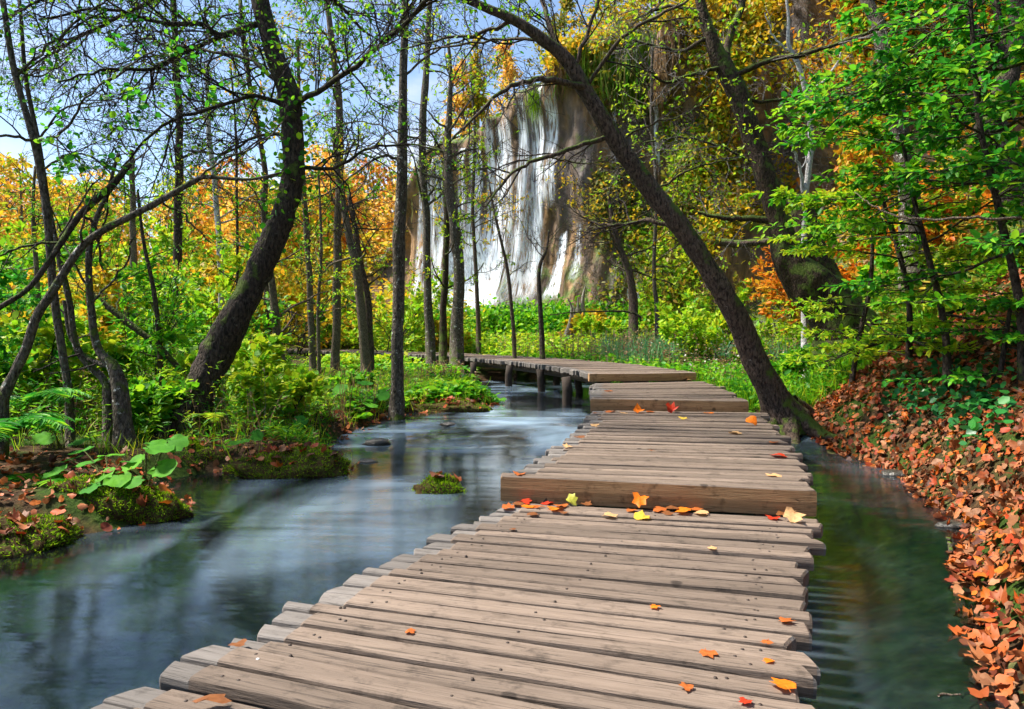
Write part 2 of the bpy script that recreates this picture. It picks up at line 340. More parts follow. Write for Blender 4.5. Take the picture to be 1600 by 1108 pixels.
def rock_mat():
    m = NT('tufa_rock'); co = m.coord((1, 1, .12)); n1 = m.noise(co, 2.2, 6, .62, .3); co2 = m.coord(); n2 = m.noise(co2, 1.2, 6, .65); n3 = m.noise(m.coord((1, 1, .35)), .45, 4, .55)
    c = m.ramp(n1, [(.28, (.025, .017, .012)), (.45, (.14, .088, .048)), (.62, (.34, .20, .088)), (.8, (.30, .235, .18))])
    c = m.mix(m.ramp(n3, [(.5, (0, 0, 0)), (.62, (1, 1, 1))]), c, m.ramp(n1, [(.3, (.06, .048, .045)), (.7, (.20, .165, .15))]))
    g = m.n('ShaderNodeNewGeometry'); sx = m.n('ShaderNodeSeparateXYZ'); m.l(g.outputs['Normal'], sx.inputs[0])
    f = m.math('ADD', m.math('MULTIPLY', sx.outputs[2], .45), n2)
    c = m.mix(m.ramp(f, [(.62, (0, 0, 0)), (.74, (1, 1, 1))]), c, m.ramp(n2, [(.3, (.035, .08, .01)), (.7, (.13, .17, .03))]))
    return m.done(m.pbr(c, .7, .35, m.bump(m.math('ADD', n1, n2), .8, .25)))
NU, NV = 420, 90
U, V = np.meshgrid(np.linspace(.06, 1, NU), np.linspace(0, 1, NV)); C = cliff_pt(U, V)
back = C[-1].copy(); 
g = MB(); rows = [C.reshape(-1, 3)]
for s_ in (1.5, 5, 14, 30):                                          # plateau behind the lip
    r = back.copy(); dirv = nrm(np.stack([np.full(NU, .45), np.full(NU, 1.0), np.zeros(NU)], 1)); r = r+dirv*s_; r[:, 2] += s_*.13+.3*noise3(r, .4, 2); rows.append(r)
g.add(np.vstack(rows), np.array([[a*NU+b, a*NU+b+1, (a+1)*NU+b+1, (a+1)*NU+b] for a in range(NV+3) for b in range(NU-1)]))
cliff = tag(g.build('cliff', rock_mat()), kind='structure')
def fall_mat():
    m = NT('falling_water'); uv = m.n('ShaderNodeTexCoord').outputs['UV']; mp_ = m.n('ShaderNodeMapping'); mp_.inputs['Scale'].default_value = (1, .16, 1); m.l(uv, mp_.inputs[0])
    n1 = m.noise(mp_.outputs[0], 6.0, 5, .6); n2 = m.noise(uv, .9, 3)
    s_ = m.n('ShaderNodeSeparateXYZ'); m.l(uv, s_.inputs[0])
    at = m.n('ShaderNodeAttribute', attribute_name='veil'); 
    f = m.ramp(m.math('ADD', m.math('MULTIPLY', n1, .8), m.math('MULTIPLY', n2, .25)), [(.43, (.03, .03, .03)), (.64, (1, 1, 1))])
    f = m.math('MULTIPLY', f, at.outputs['Fac'])
    c = m.pbr((.84, .90, .98), .6, .2); t = m.n('ShaderNodeBsdfTransparent')
    x = m.n('ShaderNodeMixShader'); m.l(f, x.inputs[0]); m.l(t.outputs[0], x.inputs[1]); m.l(c, x.inputs[2]); return m.done(x.outputs[0])
FALLS = fall_mat()
def px_u(px): 
    o = np.argsort(_px[:470]); return np.interp(px, _px[:470][o], np.arange(470)[o])/(len(PLAN)-1)
def py_v(px, py):
    vs_ = np.linspace(0, 1, 60); c = cliff_pt(np.full(60, px_u(px)), vs_); yy = HY-(c[:, 2]-CZ)*F/c[:, 1]
    return float(np.interp(-py, -yy, vs_))
waterfall = empty('waterfall', cliff_pt(px_u(760), 0.0), 'white waterfall veils running down the brown tufa cliff', 'waterfall')
STR = [  # px at top, px at bottom, y top, y bottom, half-width px top/bottom, strength
    (684, 672, 240, 470, 7, 14, .8), (697, 690, 222, 480, 6, 10, .9), (728, 716, 205, 480, 6, 13, .75), (744, 728, 198, 490, 5, 10, 1), (752, 742, 190, 480, 4, 12, .8), (770, 752, 190, 490, 5, 14, 1.05),
    (786, 768, 195, 490, 8, 20, 1.1), (800, 792, 185, 480, 6, 16, .8), (812, 806, 178, 470, 7, 12, .7), (835, 822, 150, 470, 8, 16, .85), (853, 850, 142, 470, 9, 12, .95), (862, 858, 128, 330, 5, 8, 1), (878, 872, 120, 330, 7, 14, .9),
    (893, 884, 365, 470, 7, 17, 1.25), (922, 918, 350, 440, 6, 10, .5), (1012, 1010, 125, 270, 3, 5, .9), (962, 962, 140, 330, 3, 8, .35), (840, 836, 300, 480, 14, 26, .5), (708, 706, 330, 485, 10, 20, .7),
    (742, 770, 368, 488, 14, 46, 1.25), (720, 735, 400, 492, 12, 30, 1.0), (1005, 1012, 438, 470, 8, 16, 1.1)]
for n_, (xa, xb, ya, yb, wa, wb, st) in enumerate(STR):
    A_, B_ = 9, 60; t = np.linspace(0, 1, B_)
    ua, ub = px_u(xa), px_u(xb); va, vb = py_v(xa, ya), py_v(xb, yb)
    du = abs(px_u(xa+1)-px_u(xa-1))/2
    s_ = np.linspace(-1, 1, A_)[None]; T = t[:, None]; wig = .1*np.sin(T*5+n_*2.1)
    uu = (ua+(ub-ua)*T**1.3)+du*(wa+(wb*.9-wa)*T)*1.0*(s_+wig*.3); vv = va+(vb-va)*T+0*s_
    c = cliff_pt(uu, vv, .26+.012*n_)
    c = c*1.0; k = np.arange(3)
    for _ in range(40): c[1:-1] = (c[:-2]+2*c[1:-1]+c[2:])/4
    d_ = np.array([0, -1, 0]); c = c+d_*.08
    g = MB(); idx = np.array([[a*A_+b, a*A_+b+1, (a+1)*A_+b+1, (a+1)*A_+b] for a in range(B_-1) for b in range(A_-1)])
    g.add(c.reshape(-1, 3), idx); o = g.build('water_strand', FALLS, waterfall, waterfall.location)
    veil = (1.3*st*(1-np.abs(s_)**2.2)*(np.clip(t/.05, .35, 1)*np.clip((1-t)/.12, 0, 1))[:, None]).ravel()
    at = o.data.attributes.new('veil', 'FLOAT', 'POINT'); at.data.foreach_set('value', veil.astype(np.float32))
    uv = o.data.uv_layers.new(name='UVMap'); li = np.empty(len(o.data.loops), np.int32); o.data.loops.foreach_get('vertex_index', li)
    uvv = np.stack([(s_*(wa+(wb-wa)*T)*.06+n_*3.7).ravel(), (T*8+0*s_).ravel()], 1)
    uv.data.foreach_set('uv', uvv[li].ravel().astype(np.float32))

# ------------------------------------------------------------------ boardwalk
def wood_mat(name, dark, mid, light, end=False):
    m = NT(name); oi = m.n('ShaderNodeObjectInfo'); tcn = m.n('ShaderNodeTexCoord')
    ad = m.n('ShaderNodeVectorMath', operation='ADD'); cb = m.n('ShaderNodeCombineXYZ'); r = m.math('MULTIPLY', oi.outputs['Random'], 37.0); m.l(r, cb.inputs[0]); m.l(r, cb.inputs[1]); m.l(tcn.outputs['Object'], ad.inputs[0]); m.l(cb.outputs[0], ad.inputs[1])
    def mpd(sx_): 
        mm = m.n('ShaderNodeMapping'); mm.inputs['Scale'].default_value = sx_; m.l(ad.outputs[0], mm.inputs[0]); return mm.outputs[0]
    n1 = m.noise(mpd((1.6, 26, 26)), 2.4, 6, .65, .5); n2 = m.noise(mpd((.9, 5, 5)), 1.6, 4, .6, .6); n3 = m.noise(mpd((1, 1.4, 1)), 9, 5, .7); fine = m.noise(mpd((4, 160, 160)), 1.5, 3, .6)
    mixd = tuple((a*.45+b*.55) for a, b in zip(dark, mid)); c = m.ramp(n1, [(.25, mixd), (.5, mid), (.78, tuple((a*.5+b*.5) for a, b in zip(light, mid)))])
    c = m.mix(m.ramp(n2, [(.42, (0, 0, 0)), (.68, (.55, .55, .55))]), c, tuple(k*.62 for k in mid))
    c = m.mix(m.ramp(n3, [(.54, (0, 0, 0)), (.70, (.65, .65, .65))]), c, tuple(k*.6 for k in dark))
    ck = m.noise(mpd((.8, 34, 34)), 1.1, 3, .5, .3); c = m.mix(m.ramp(ck, [(.485, (0, 0, 0)), (.498, (.75, .75, .75)), (.512, (0, 0, 0))]), c, tuple(k*.3 for k in dark))
    kn = m.n('ShaderNodeTexVoronoi'); kn.inputs['Scale'].default_value = 2.6; m.l(mpd((1, 1.5, 1)), kn.inputs['Vector']); c = m.mix(m.ramp(kn.outputs['Distance'], [(.0, (.8, .8, .8)), (.055, (.7, .7, .7)), (.08, (0, 0, 0))]), c, tuple(k*.5 for k in dark))
    v = m.math('ADD', m.math('MULTIPLY', oi.outputs['Random'], .5), .74); hs = m.n('ShaderNodeHueSaturation'); m.l(v, hs.inputs['Value']); m.l(c, hs.inputs['Color'])
    hs.inputs['Saturation'].default_value = .95
    h = m.math('ADD', m.math('MULTIPLY', n1, 1.0), m.math('MULTIPLY', fine, .35))
    return m.done(m.pbr(hs.outputs[0], .78, .25, m.bump(h, .55, .010)))
WOOD = wood_mat('weathered_plank', (.050, .036, .027), (.185, .136, .102), (.265, .208, .165))
WOOD_END = wood_mat('weathered_plank_end', (.062, .052, .046), (.17, .15, .134), (.25, .233, .22))
BEAM = wood_mat('step_beam_wood', (.10, .05, .020), (.36, .20, .085), (.50, .31, .15))
POST = wood_mat('post_wood', (.016, .011, .008), (.06, .043, .032), (.11, .085, .07))
EL = {}
boardwalk = empty('boardwalk', (.4, 3, -.3), 'weathered plank boardwalk with three low steps curving over the stream', 'boardwalk')
BO = np.array(boardwalk.location)
def plank_mesh(L, W, T, r, notch=True, ns=15):
    """hewn board along local x, top at z 0"""
    x = np.linspace(-L/2, L/2, ns)
    if notch: x = np.sort(np.concatenate([x, [-L/2+.135, -L/2+.150]]))
    x = np.sort(np.concatenate([x, [-L/2+.010, L/2-.010]])); n = len(x); seed = r.uniform(0, 50)
    wf = W/2+.014*noise3(np.stack([x*2.2+seed, 0*x, 0*x], 1), 1, 3); wb = W/2+.010*noise3(np.stack([x*1.7+seed+20, 0*x, 0*x], 1), 1, 2)
    top = .004*noise3(np.stack([x*2.3+seed, 0*x+9, 0*x], 1), 1, 2)
    if notch:
        e = x < -L/2+.14; top = top-np.where(e, .010, 0)
        wf = wf-np.where(x < -L/2+.005, r.uniform(.0, .03), 0); wb = wb-np.where(x < -L/2+.005, r.uniform(0, .022), 0)
    top = top-np.where((x < -L/2+.006) | (x > L/2-.006), .010, 0)
    prof = []
    b = .006
    for sgn, wv in ((-1, wf),):
        prof += [(-wv*.9, -T+0*x), (-wv-.003, -T*.5+0*x), (-wv, top-b*1.2), (-wv+b, top-.001)]
    prof += [(0*x+.01, top+.0015)]
    prof += [(wb-b, top-.001), (wb, top-b*1.2), (wb+.003, -T*.5+0*x), (wb*.9, -T+0*x)]
    m = len(prof); sk = r.uniform(-.025, .025)
    v = np.stack([np.stack([x+sk*(py/(W/2))*np.where(np.abs(x) > L/2-.02, 1, 0), py, pz], 1) for py, pz in prof], 1)   # (n,m,3)
    g = MB(); idx = [[a*m+b_, (a+1)*m+b_, (a+1)*m+(b_+1) % m, a*m+(b_+1) % m] for a in range(n-1) for b_ in range(m)]
    g.add(v.reshape(-1, 3), idx)
    c0 = g.n
    for e in (0, n-1):
        jj = np.arange(m); g.t.append(np.stack([e*m+jj, e*m+(jj+1) % m, np.full(m, g.n)], 1)); g.v.append(v[e].mean(0)[None]); g.n += 1
    return g
def lay(name, a, b, z, W, T, r, mat=WOOD, notch=True, end=True):
    """a plank from plan point a (left end) to b"""
    a = np.asarray(a, float); b = np.asarray(b, float); L = np.hypot(*(b-a)); g = plank_mesh(L, W, T, r, notch)
    me = g.mesh(name, smooth=False); me.materials.append(mat); me.materials.append(WOOD_END)
    if end:
        for p in me.polygons:
            if p.center.x < -L/2+.14 or p.center.x > L/2-.002: p.material_index = 1
    o = bpy.data.objects.new(name, me); COL.objects.link(o); o.parent = boardwalk
    mid = (a+b)/2; o.location = (mid[0]-BO[0], mid[1]-BO[1], z-BO[2])
    o.rotation_euler = (r.normal(0, .018), r.normal(0, .004), math.atan2(b[1]-a[1], b[0]-a[0])); return o
rd = rng(5); NEAR = []
S1L = spline([(-1.85, .75), (-1.45, 1.6), (-1.03, 2.44), (-.5, 3.55), (-.02, 4.42)], 60); S1R = spline([(.10, -.1), (.5, .95), (.93, 2.13), (1.34, 3.1), (1.79, 4.06)], 60)
S2L = spline([(-.07, 4.50), (.32, 5.6), (.68, 6.9), (.98, 8.30)], 60); S2R = spline([(1.80, 4.12), (2.15, 5.2), (2.5, 6.3), (2.85, 7.6), (2.98, 8.08)], 60)
S3L = spline([(.99, 8.36), (1.18, 9.8), (1.33, 11.1)], 40); S3R = spline([(2.80, 8.10), (3.05, 9.8), (3.22, 11.45)], 40)
S4L = spline([(1.30, 11.2), (1.15, 12.4), (.75, 14.0), (0, 16.1), (-1.6, 19.2), (-4.2, 22.6), (-8.6, 26.5), (-14, 30)], 160)
S4R = spline([(3.12, 11.55), (2.95, 13.0), (2.45, 15.2), (1.45, 17.6), (-.45, 20.8), (-3.1, 24.3), (-7.6, 28.3), (-13, 32)], 160)
SEC = [(S1L, S1R, 0.0, 36, .135), (S2L, S2R, .15, 33, .145), (S3L, S3R, .285, 20, .155), (S4L, S4R, .42, 150, .15)]
def at(c, t):
    s_ = np.concatenate([[0], np.cumsum(np.hypot(*np.diff(c, axis=0).T))]); return np.array([np.interp(t*s_[-1], s_, c[:, 0]), np.interp(t*s_[-1], s_, c[:, 1])])
for si, (Lc, Rc, z, n, W) in enumerate(SEC):
    wts = rd.uniform(.8, 1.22, n); e = np.concatenate([[0], np.cumsum(wts)]); e /= e[-1]
    for q_ in range(n):
        t = (e[q_]+e[q_+1])/2; a = at(Lc, t); b = at(Rc, t); d = nrm(b-a)
        dl = np.hypot(*((at(Lc, e[q_+1])+at(Rc, e[q_+1]))-(at(Lc, e[q_])+at(Rc, e[q_]))))/2
        ja, jb = rd.normal(0, .03), rd.normal(0, .04)
        if q_ == 0 and si > 0:      # the heavy squared edge timber of the step
            nn = np.array([d[1], -d[0]])
            o = lay('step_beam', a-d*.02+nn*.01, b+d*.02+nn*.01, z+.006, max(.11, dl*1.05), (.165 if si < 3 else .13), rd, BEAM, False, False); o.rotation_euler[0] = 0; o.rotation_euler[1] = 0
            o.data.materials.append(WOOD)
            for p in o.data.polygons:
                if p.normal.z > .6: p.material_index = 2
            o['label'] = ['', 'near step beam with brown front', 'middle step beam', 'far rounded step beam'][si]
            continue
        pl_ = lay('plank', a+d*(ja+.0), b+d*jb, z+rd.normal(0, .004), max(.05, dl*rd.uniform(.69, .80)), (.07 if si < 3 else .09), rd, notch=si < 2, end=True)
        if si == 0 and q_ > 8: NEAR.append(pl_)
def stringer(Lc, Rc, fr, z, r_, n=14):
    p = np.array([at(Lc, t)*(1-fr)+at(Rc, t)*fr for t in np.linspace(.0, 1, n)]); p = np.column_stack([p, np.full(n, z)])
    g = MB(); g.tubes(p, np.full(n, r_), 8, .05, cap=True); return g.build('stringer', POST, boardwalk, BO)
for Lc, Rc, z, n, W in SEC:
    for fr in (.12, .5, .88): stringer(Lc, Rc, fr, z-.05-.10, .085, 14 if n < 100 else 60)
def post(x, y, ztop, zbot, r_=.075):
    g = MB(); zz = np.linspace(zbot, ztop, 6); g.tubes(np.column_stack([np.full(6, x)+.012*rd.normal(size=6), np.full(6, y), zz]), np.full(6, r_)*rd.uniform(.9, 1.1, 6), 9, .06, cap=True)
    return g.build('post', POST, boardwalk, BO)
for Lc, Rc, z, n, W in SEC[:3]:
    for t in (.06, .5, .94):
        for fr in (.10, .90):
            p = at(Lc, t)*(1-fr)+at(Rc, t)*fr; post(p[0], p[1], z-.07, -.75)
for px, Y in ((886, 12.0), (846, 14.6), (795, 16.1), (905, 14.3), (870, 16.6), (740, 17.9)):
    q_ = P(px, 600, Y); post(q_[0], q_[1], .42-.1, -.8, .085)
for t in (.45, .55, .65, .75, .85):
    for fr in (.08, .9):
        p = at(S4L, t)*(1-fr)+at(S4R, t)*fr; post(p[0], p[1], .33, -.4, .08)
RUST = NT('rusty_nail'); RUST = RUST.done(RUST.pbr((.035, .022, .016), .6, .4))
NAILM = NT('nail_metal'); NAILM = NAILM.done(NAILM.pbr((.72, .72, .74), .4, .6))
th = np.linspace(0, 2*pi, 8, endpoint=False); g = MB()
g.add(np.vstack([[(0, 0, .001)], np.stack([np.cos(th)*.006, np.sin(th)*.006, 0*th], 1), np.stack([np.cos(th)*.006, np.sin(th)*.006, 0*th-.012], 1)]),
      [[0, 1+a, 1+(a+1) % 8] for a in range(8)]+[[1+a, 9+a, 9+(a+1) % 8] for a in range(8)]+[[1+a, 9+(a+1) % 8, 1+(a+1) % 8] for a in range(8)])
nail_me = g.mesh('nail_head'); nail_me.materials.append(RUST); shiny_me = nail_me.copy(); shiny_me.materials.clear(); shiny_me.materials.append(NAILM)
for k, pl in enumerate(NEAR):
    half = max(v.co.x for v in pl.data.vertices)
    for x_ in (-half+.26, -half+.30, 0, half-.24, half-.20):
        o = bpy.data.objects.new('nail_head', shiny_me if rd.random() < .04 else nail_me); COL.objects.link(o); o.parent = pl; o.location = (x_+rd.normal(0, .012), rd.normal(0, .016), .0035)

# ------------------------------------------------------------------ plants: shapes shared by all
def T_(v, f): return np.array(v, float), np.array(f)
OVATE = T_([(0, 0, 0), (.3, .27, .07), (.72, .20, .05), (1, 0, -.05), (.72, -.20, .05), (.3, -.27, .07)], [(0, 3, 2, 1), (0, 5, 4, 3)])
ROUND = T_([(0, 0, 0), (.22, .36, .05), (.7, .36, .03), (1, 0, -.04), (.7, -.36, .03), (.22, -.36, .05)], [(0, 3, 2, 1), (0, 5, 4, 3)])
LANCE = T_([(0, 0, 0), (.35, .11, .03), (.7, .08, .0), (1, 0, -.10), (.7, -.08, .0), (.35, -.11, .03)], [(0, 3, 2, 1), (0, 5, 4, 3)])
BLADE = T_([(0, .014, 0), (0, -.014, 0), (.4, -.013, .06), (.4, .013, .06), (.75, -.009, .03), (.75, .009, .03), (1, 0, -.08), (1, .004, -.08)], [(0, 1, 2, 3), (3, 2, 4, 5), (5, 4, 6, 7)])
CLUMP = T_([(-.5, -.15, 0), (.1, -.5, .15), (.5, .1, -.05), (-.05, .5, .12)], [(0, 1, 2, 3)])
def maple(cup=.12, seed=0):
    r = rng(seed); out = []
    for a, l in ((0, 1), (20, .74), (42, .92), (68, .66), (98, .76), (132, .48), (180, .22), (228, .48), (262, .76), (292, .66), (318, .92), (340, .74)):
        l *= r.uniform(.82, 1.14); a = radians(a+r.uniform(-6, 6)); out.append((.25+.58*l*math.cos(a), .50*l*math.sin(a), cup*l*l*r.uniform(.1, 1.3)-.03+.10*math.sin(2*a+seed)))
    v = [(.25, 0, 0)]+out; return T_(v, [(0, 1+k, 1+(k+1) % 12) for k in range(12)])
MAPLE = [maple(.12, 1), maple(.3, 2), maple(-.15, 3), maple(.45, 4), maple(.2, 5)]
def beech(seed):
    r = rng(seed); out = []; b = r.uniform(-.5, .6); c = r.uniform(-.25, .35)
    for k in range(12):
        a = 2*pi*k/12; x = .5+.5*math.cos(a); y = r.uniform(.26, .34)*math.sin(a)*r.uniform(.85, 1.1); out.append((x-.05, y, b*(x-.5)**2+c*abs(y)+.04*r.normal()))
    return T_([(.45, 0, 0)]+out, [(0, 1+k, 1+(k+1) % 12) for k in range(12)])
MAPLE += [beech(20+k) for k in range(5)]; NLT = len(MAPLE)
def leaves(g, r, pos, axis, size, tmpl=OVATE, up=1.0, jit=.5, droop=0.0, nj=.45):
    pos = np.asarray(pos, float); N = len(pos)
    if N == 0: return
    size = np.broadcast_to(size, (N,))*r.uniform(.65, 1.3, N)
    x = nrm(nrm(np.broadcast_to(axis, (N, 3))+0.0)+jit*r.normal(size=(N, 3))+np.array([0, 0, -droop]))
    n = np.array([0, 0, up])+nj*r.normal(size=(N, 3)); y = nrm(np.cross(n, x)); z = np.cross(x, y)
    tv, tf = tmpl; v = pos[:, None]+size[:, None, None]*(tv[None, :, 0:1]*x[:, None]+tv[None, :, 1:2]*y[:, None]+tv[None, :, 2:3]*z[:, None])
    f = (np.arange(N)[:, None, None]*len(tv)+tf[None]).reshape(-1, tf.shape[1]); g.add(v.reshape(-1, 3), f)
def grow(r, S, D, L, Rd, levels, kids, ratio=.55, ang=.75, wander=.22, trop=0.0, flat=1.0, K=5, rmin=.0022):
    out = []; S = np.atleast_2d(S).astype(float); D = nrm(np.atleast_2d(D).astype(float)); L = np.broadcast_to(L, (len(S),)).astype(float); Rd = np.broadcast_to(Rd, (len(S),)).astype(float)
    for lv in range(levels):
        N = len(S); pts = np.empty((N, K, 3)); pts[:, 0] = S; d = D.copy()
        for k in range(1, K):
            d = d+r.normal(0, wander, (N, 3)); d[:, 2] = (d[:, 2]+trop)*flat; d = nrm(d); pts[:, k] = pts[:, k-1]+d*(L/(K-1))[:, None]
        rad = np.maximum(Rd[:, None]*np.linspace(1, .4, K), rmin); out.append((pts, rad))
        if lv == levels-1: break
        m = kids[lv]; ix = np.repeat(np.arange(N), m); t = np.tile((np.arange(m)+.6)/m, N)*.85+.15+r.uniform(-.08, .08, N*m); t = np.clip(t, .12, 1)
        q = t*(K-1); k0 = np.minimum(q.astype(int), K-2); fr = (q-k0)[:, None]; a = pts[ix, k0]; b = pts[ix, k0+1]; S = a+(b-a)*fr; tg = nrm(b-a)
        pr = r.normal(size=(N*m, 3)); pr[:, 2] *= flat; pr = nrm(pr-(pr*tg).sum(1, keepdims=True)*tg); an = np.clip(r.normal(ang, .2, N*m), .2, 1.4)[:, None]
        D = np.cos(an)*tg+np.sin(an)*pr; L = L[ix]*ratio*(1.2-.6*t)*r.uniform(.65, 1.3, N*m); Rd = rad[ix, k0]*.62
    return out
def on_paths(r, pts, n):
    """n random stations per path: points and tangents"""
    N, K, _ = pts.shape; ix = np.repeat(np.arange(N), n); q = r.uniform(.1, .999, N*n)*(K-1); k0 = q.astype(int); a = pts[ix, k0]; b = pts[ix, k0+1]
    return a+(b-a)*(q-k0)[:, None], nrm(b-a)
def path_pt(path, t):
    q = np.clip(t, 0, .9999)*(len(path)-1); k0 = q.astype(int); a = path[k0]; b = path[k0+1]; return a+(b-a)*(q-k0)[:, None], nrm(b-a)

def tree(name, label, trunk, Y0, Y1, bark, seed, limbs=(), auto=None, twig=None, leaf=None, twigmat=TWIG, group=None, sides=12, rough=.10, cat='tree', extra=None, flare=1.3, thin=.92, roots=0):
    """trunk: (px, py, width px) up the stem; Y0/Y1 its depth at foot and top"""
    r = rng(seed); tr = np.array(trunk, float); n = len(tr); Ys = np.linspace(Y0, Y1, n)
    pts = np.array([[*P(a, b, y), c*y/F/2] for (a, b, c), y in zip(tr, Ys)])
    big = sides >= 14; K = max(10, (14 if big else 5)*n); sp = spline(pts, K); path = sp[:, :3]; rad = np.maximum(sp[:, 3], .003)*thin
    if big: sides = 30
    wob = np.stack([noise3(path*2.2+k*7, 1, 2) for k in range(3)], 1); path[1:-1] += .022*wob[1:-1]*np.minimum(1, rad[1:-1, None]*12)
    sl = np.concatenate([[0], np.cumsum(np.linalg.norm(np.diff(path, axis=0), axis=1))]); rad = rad*(1+(flare-1)*np.exp(-sl/(2.2*rad[0])))
    p0 = path[0].copy(); gz = float(height(p0[0], p0[1])[0])
    if p0[2]-gz > .02: path[0, 2] = gz-.05
    base = path[0].copy(); root = empty(name, base, label, cat, group)
    g = MB(); g.tubes(path, rad, sides, rough, cap=True); g.build('trunk', bark, root, base)
    tw = MB(); lf = MB(); lpaths = []; trpx = spline(np.column_stack([tr[:, :2], Ys]), 80)
    for lb in limbs:
        pl, w0, w1, dY = lb[:4]; pl = np.array(pl, float); k = np.argmin(np.hypot(*(trpx[:, :2]-pl[0]).T)); ya = trpx[k, 2]
        yy = np.linspace(ya, ya+dY, len(pl)); q = np.array([[*P(a, b, y), 0] for (a, b), y in zip(pl, yy)])
        q[:, 3] = np.linspace(w0*ya/F/2, w1*(ya+dY)/F/2, len(pl)); q = spline(q, max(8, 4*len(pl))); q[1:-1, :3] += r.normal(0, .010, (len(q)-2, 3))
        g = MB(); g.tubes(q[:, :3], np.maximum(q[:, 3], .003), 7, rough*.7); g.build('limb', bark, root, base); lpaths.append((q[:, :3], q[:, 3]))
    if auto:
        m = auto['n']; t = np.sort(r.uniform(auto.get('t0', .35), auto.get('t1', .98), m)); S, tg = path_pt(path, t)
        az = r.uniform(0, 2*pi, m); el = r.uniform(*auto.get('el', (.1, .8)), m); D = np.stack([np.cos(az)*np.cos(el), np.sin(az)*np.cos(el), np.sin(el)], 1)+np.array(auto.get('bias', (0, 0, 0)))
        Rl = np.interp(t, np.linspace(0, 1, K), rad)*auto.get('rr', .4); Ll = auto['len']*r.uniform(.6, 1.25, m)
        o = grow(r, S, D, Ll, Rl, 1, [], wander=.16, trop=auto.get('trop', .03), K=9, flat=auto.get('flat', 1))[0]
        for a_, b_ in zip(*o):
            g = MB(); g.tubes(a_, b_, 6, .04); g.build('limb', bark, root, base); lpaths.append((a_, b_))
    if twig and lpaths:
        S = []; D = []; Rr = []; LL = []
        for pth, rd_ in lpaths:
            ln = np.linalg.norm(np.diff(pth, axis=0), axis=1).sum(); m = max(2, int(ln*twig['per'])); t = np.clip((np.arange(m)+.5)/m*.9+.1+r.uniform(-.04, .04, m), .05, 1)
            p_, tg = path_pt(pth, t); pr = r.normal(size=(m, 3)); pr[:, 2] *= twig.get('flat', 1); pr = nrm(pr-(pr*tg).sum(1, keepdims=True)*tg); an = np.clip(r.normal(.8, .25, m), .2, 1.4)[:, None]
            S.append(p_); D.append(np.cos(an)*tg+np.sin(an)*pr+np.array(twig.get('bias', (0, 0, 0)))); Rr.append(np.minimum(np.interp(t, np.linspace(0, 1, len(rd_)), rd_)*.6, twig.get('r', .012))); LL.append(twig['len']*r.uniform(.5, 1.3, m))
        o = grow(r, np.vstack(S), np.vstack(D), np.concatenate(LL), np.concatenate(Rr), twig.get('levels', 3), twig.get('kids', [4, 4, 4]), twig.get('ratio', .55), twig.get('ang', .7), twig.get('wander', .2), twig.get('trop', 0), twig.get('flat', 1), rmin=twig.get('rmin', .0022))
        for k, (a_, b_) in enumerate(o): tw.tubes(a_, b_, 5 if k == 0 else 3)
        tag(tw.build('twigs', twigmat, root, base), kind='stuff')
        if leaf:
            a_ = o[-1][0]; pos, ax = on_paths(r, a_, leaf['n'])
            if leaf.get('keep', 1) < 1: kp = noise3(pos, leaf.get('ns', 1.0), 2)+r.normal(0, .25, len(pos)) > np.quantile(noise3(pos, leaf.get('ns', 1.0), 2), 1-leaf['keep']); pos, ax = pos[kp], ax[kp]
            leaves(lf, r, pos, ax, leaf['size'], leaf.get('t', OVATE), leaf.get('up', 1), .6, leaf.get('droop', .1))
    if extra: extra(lf, r, path)
    if lf.n: tag(lf.build('crown', leaf['mat'] if leaf else L_GREEN, root, base), kind='stuff')
    for k in range(roots):
        az = 2*pi*(k+r.uniform(-.3, .3))/roots; ln = rad[0]*r.uniform(1.3, 2.3); t = np.linspace(0, 1, 8); q = base+np.stack([np.cos(az)*(rad[0]*.3+ln*t), np.sin(az)*(rad[0]*.3+ln*t), np.zeros(8)], 1); q[:, 2] = np.maximum(height(q[:, 0], q[:, 1]), base[2]-.12)+rad[0]*.8*(1-t)**1.6-.07*t
        g = MB(); g.tubes(q, rad[0]*np.linspace(.36, .10, 8), 9, .25); g.build('root', bark, root, base)
    return root

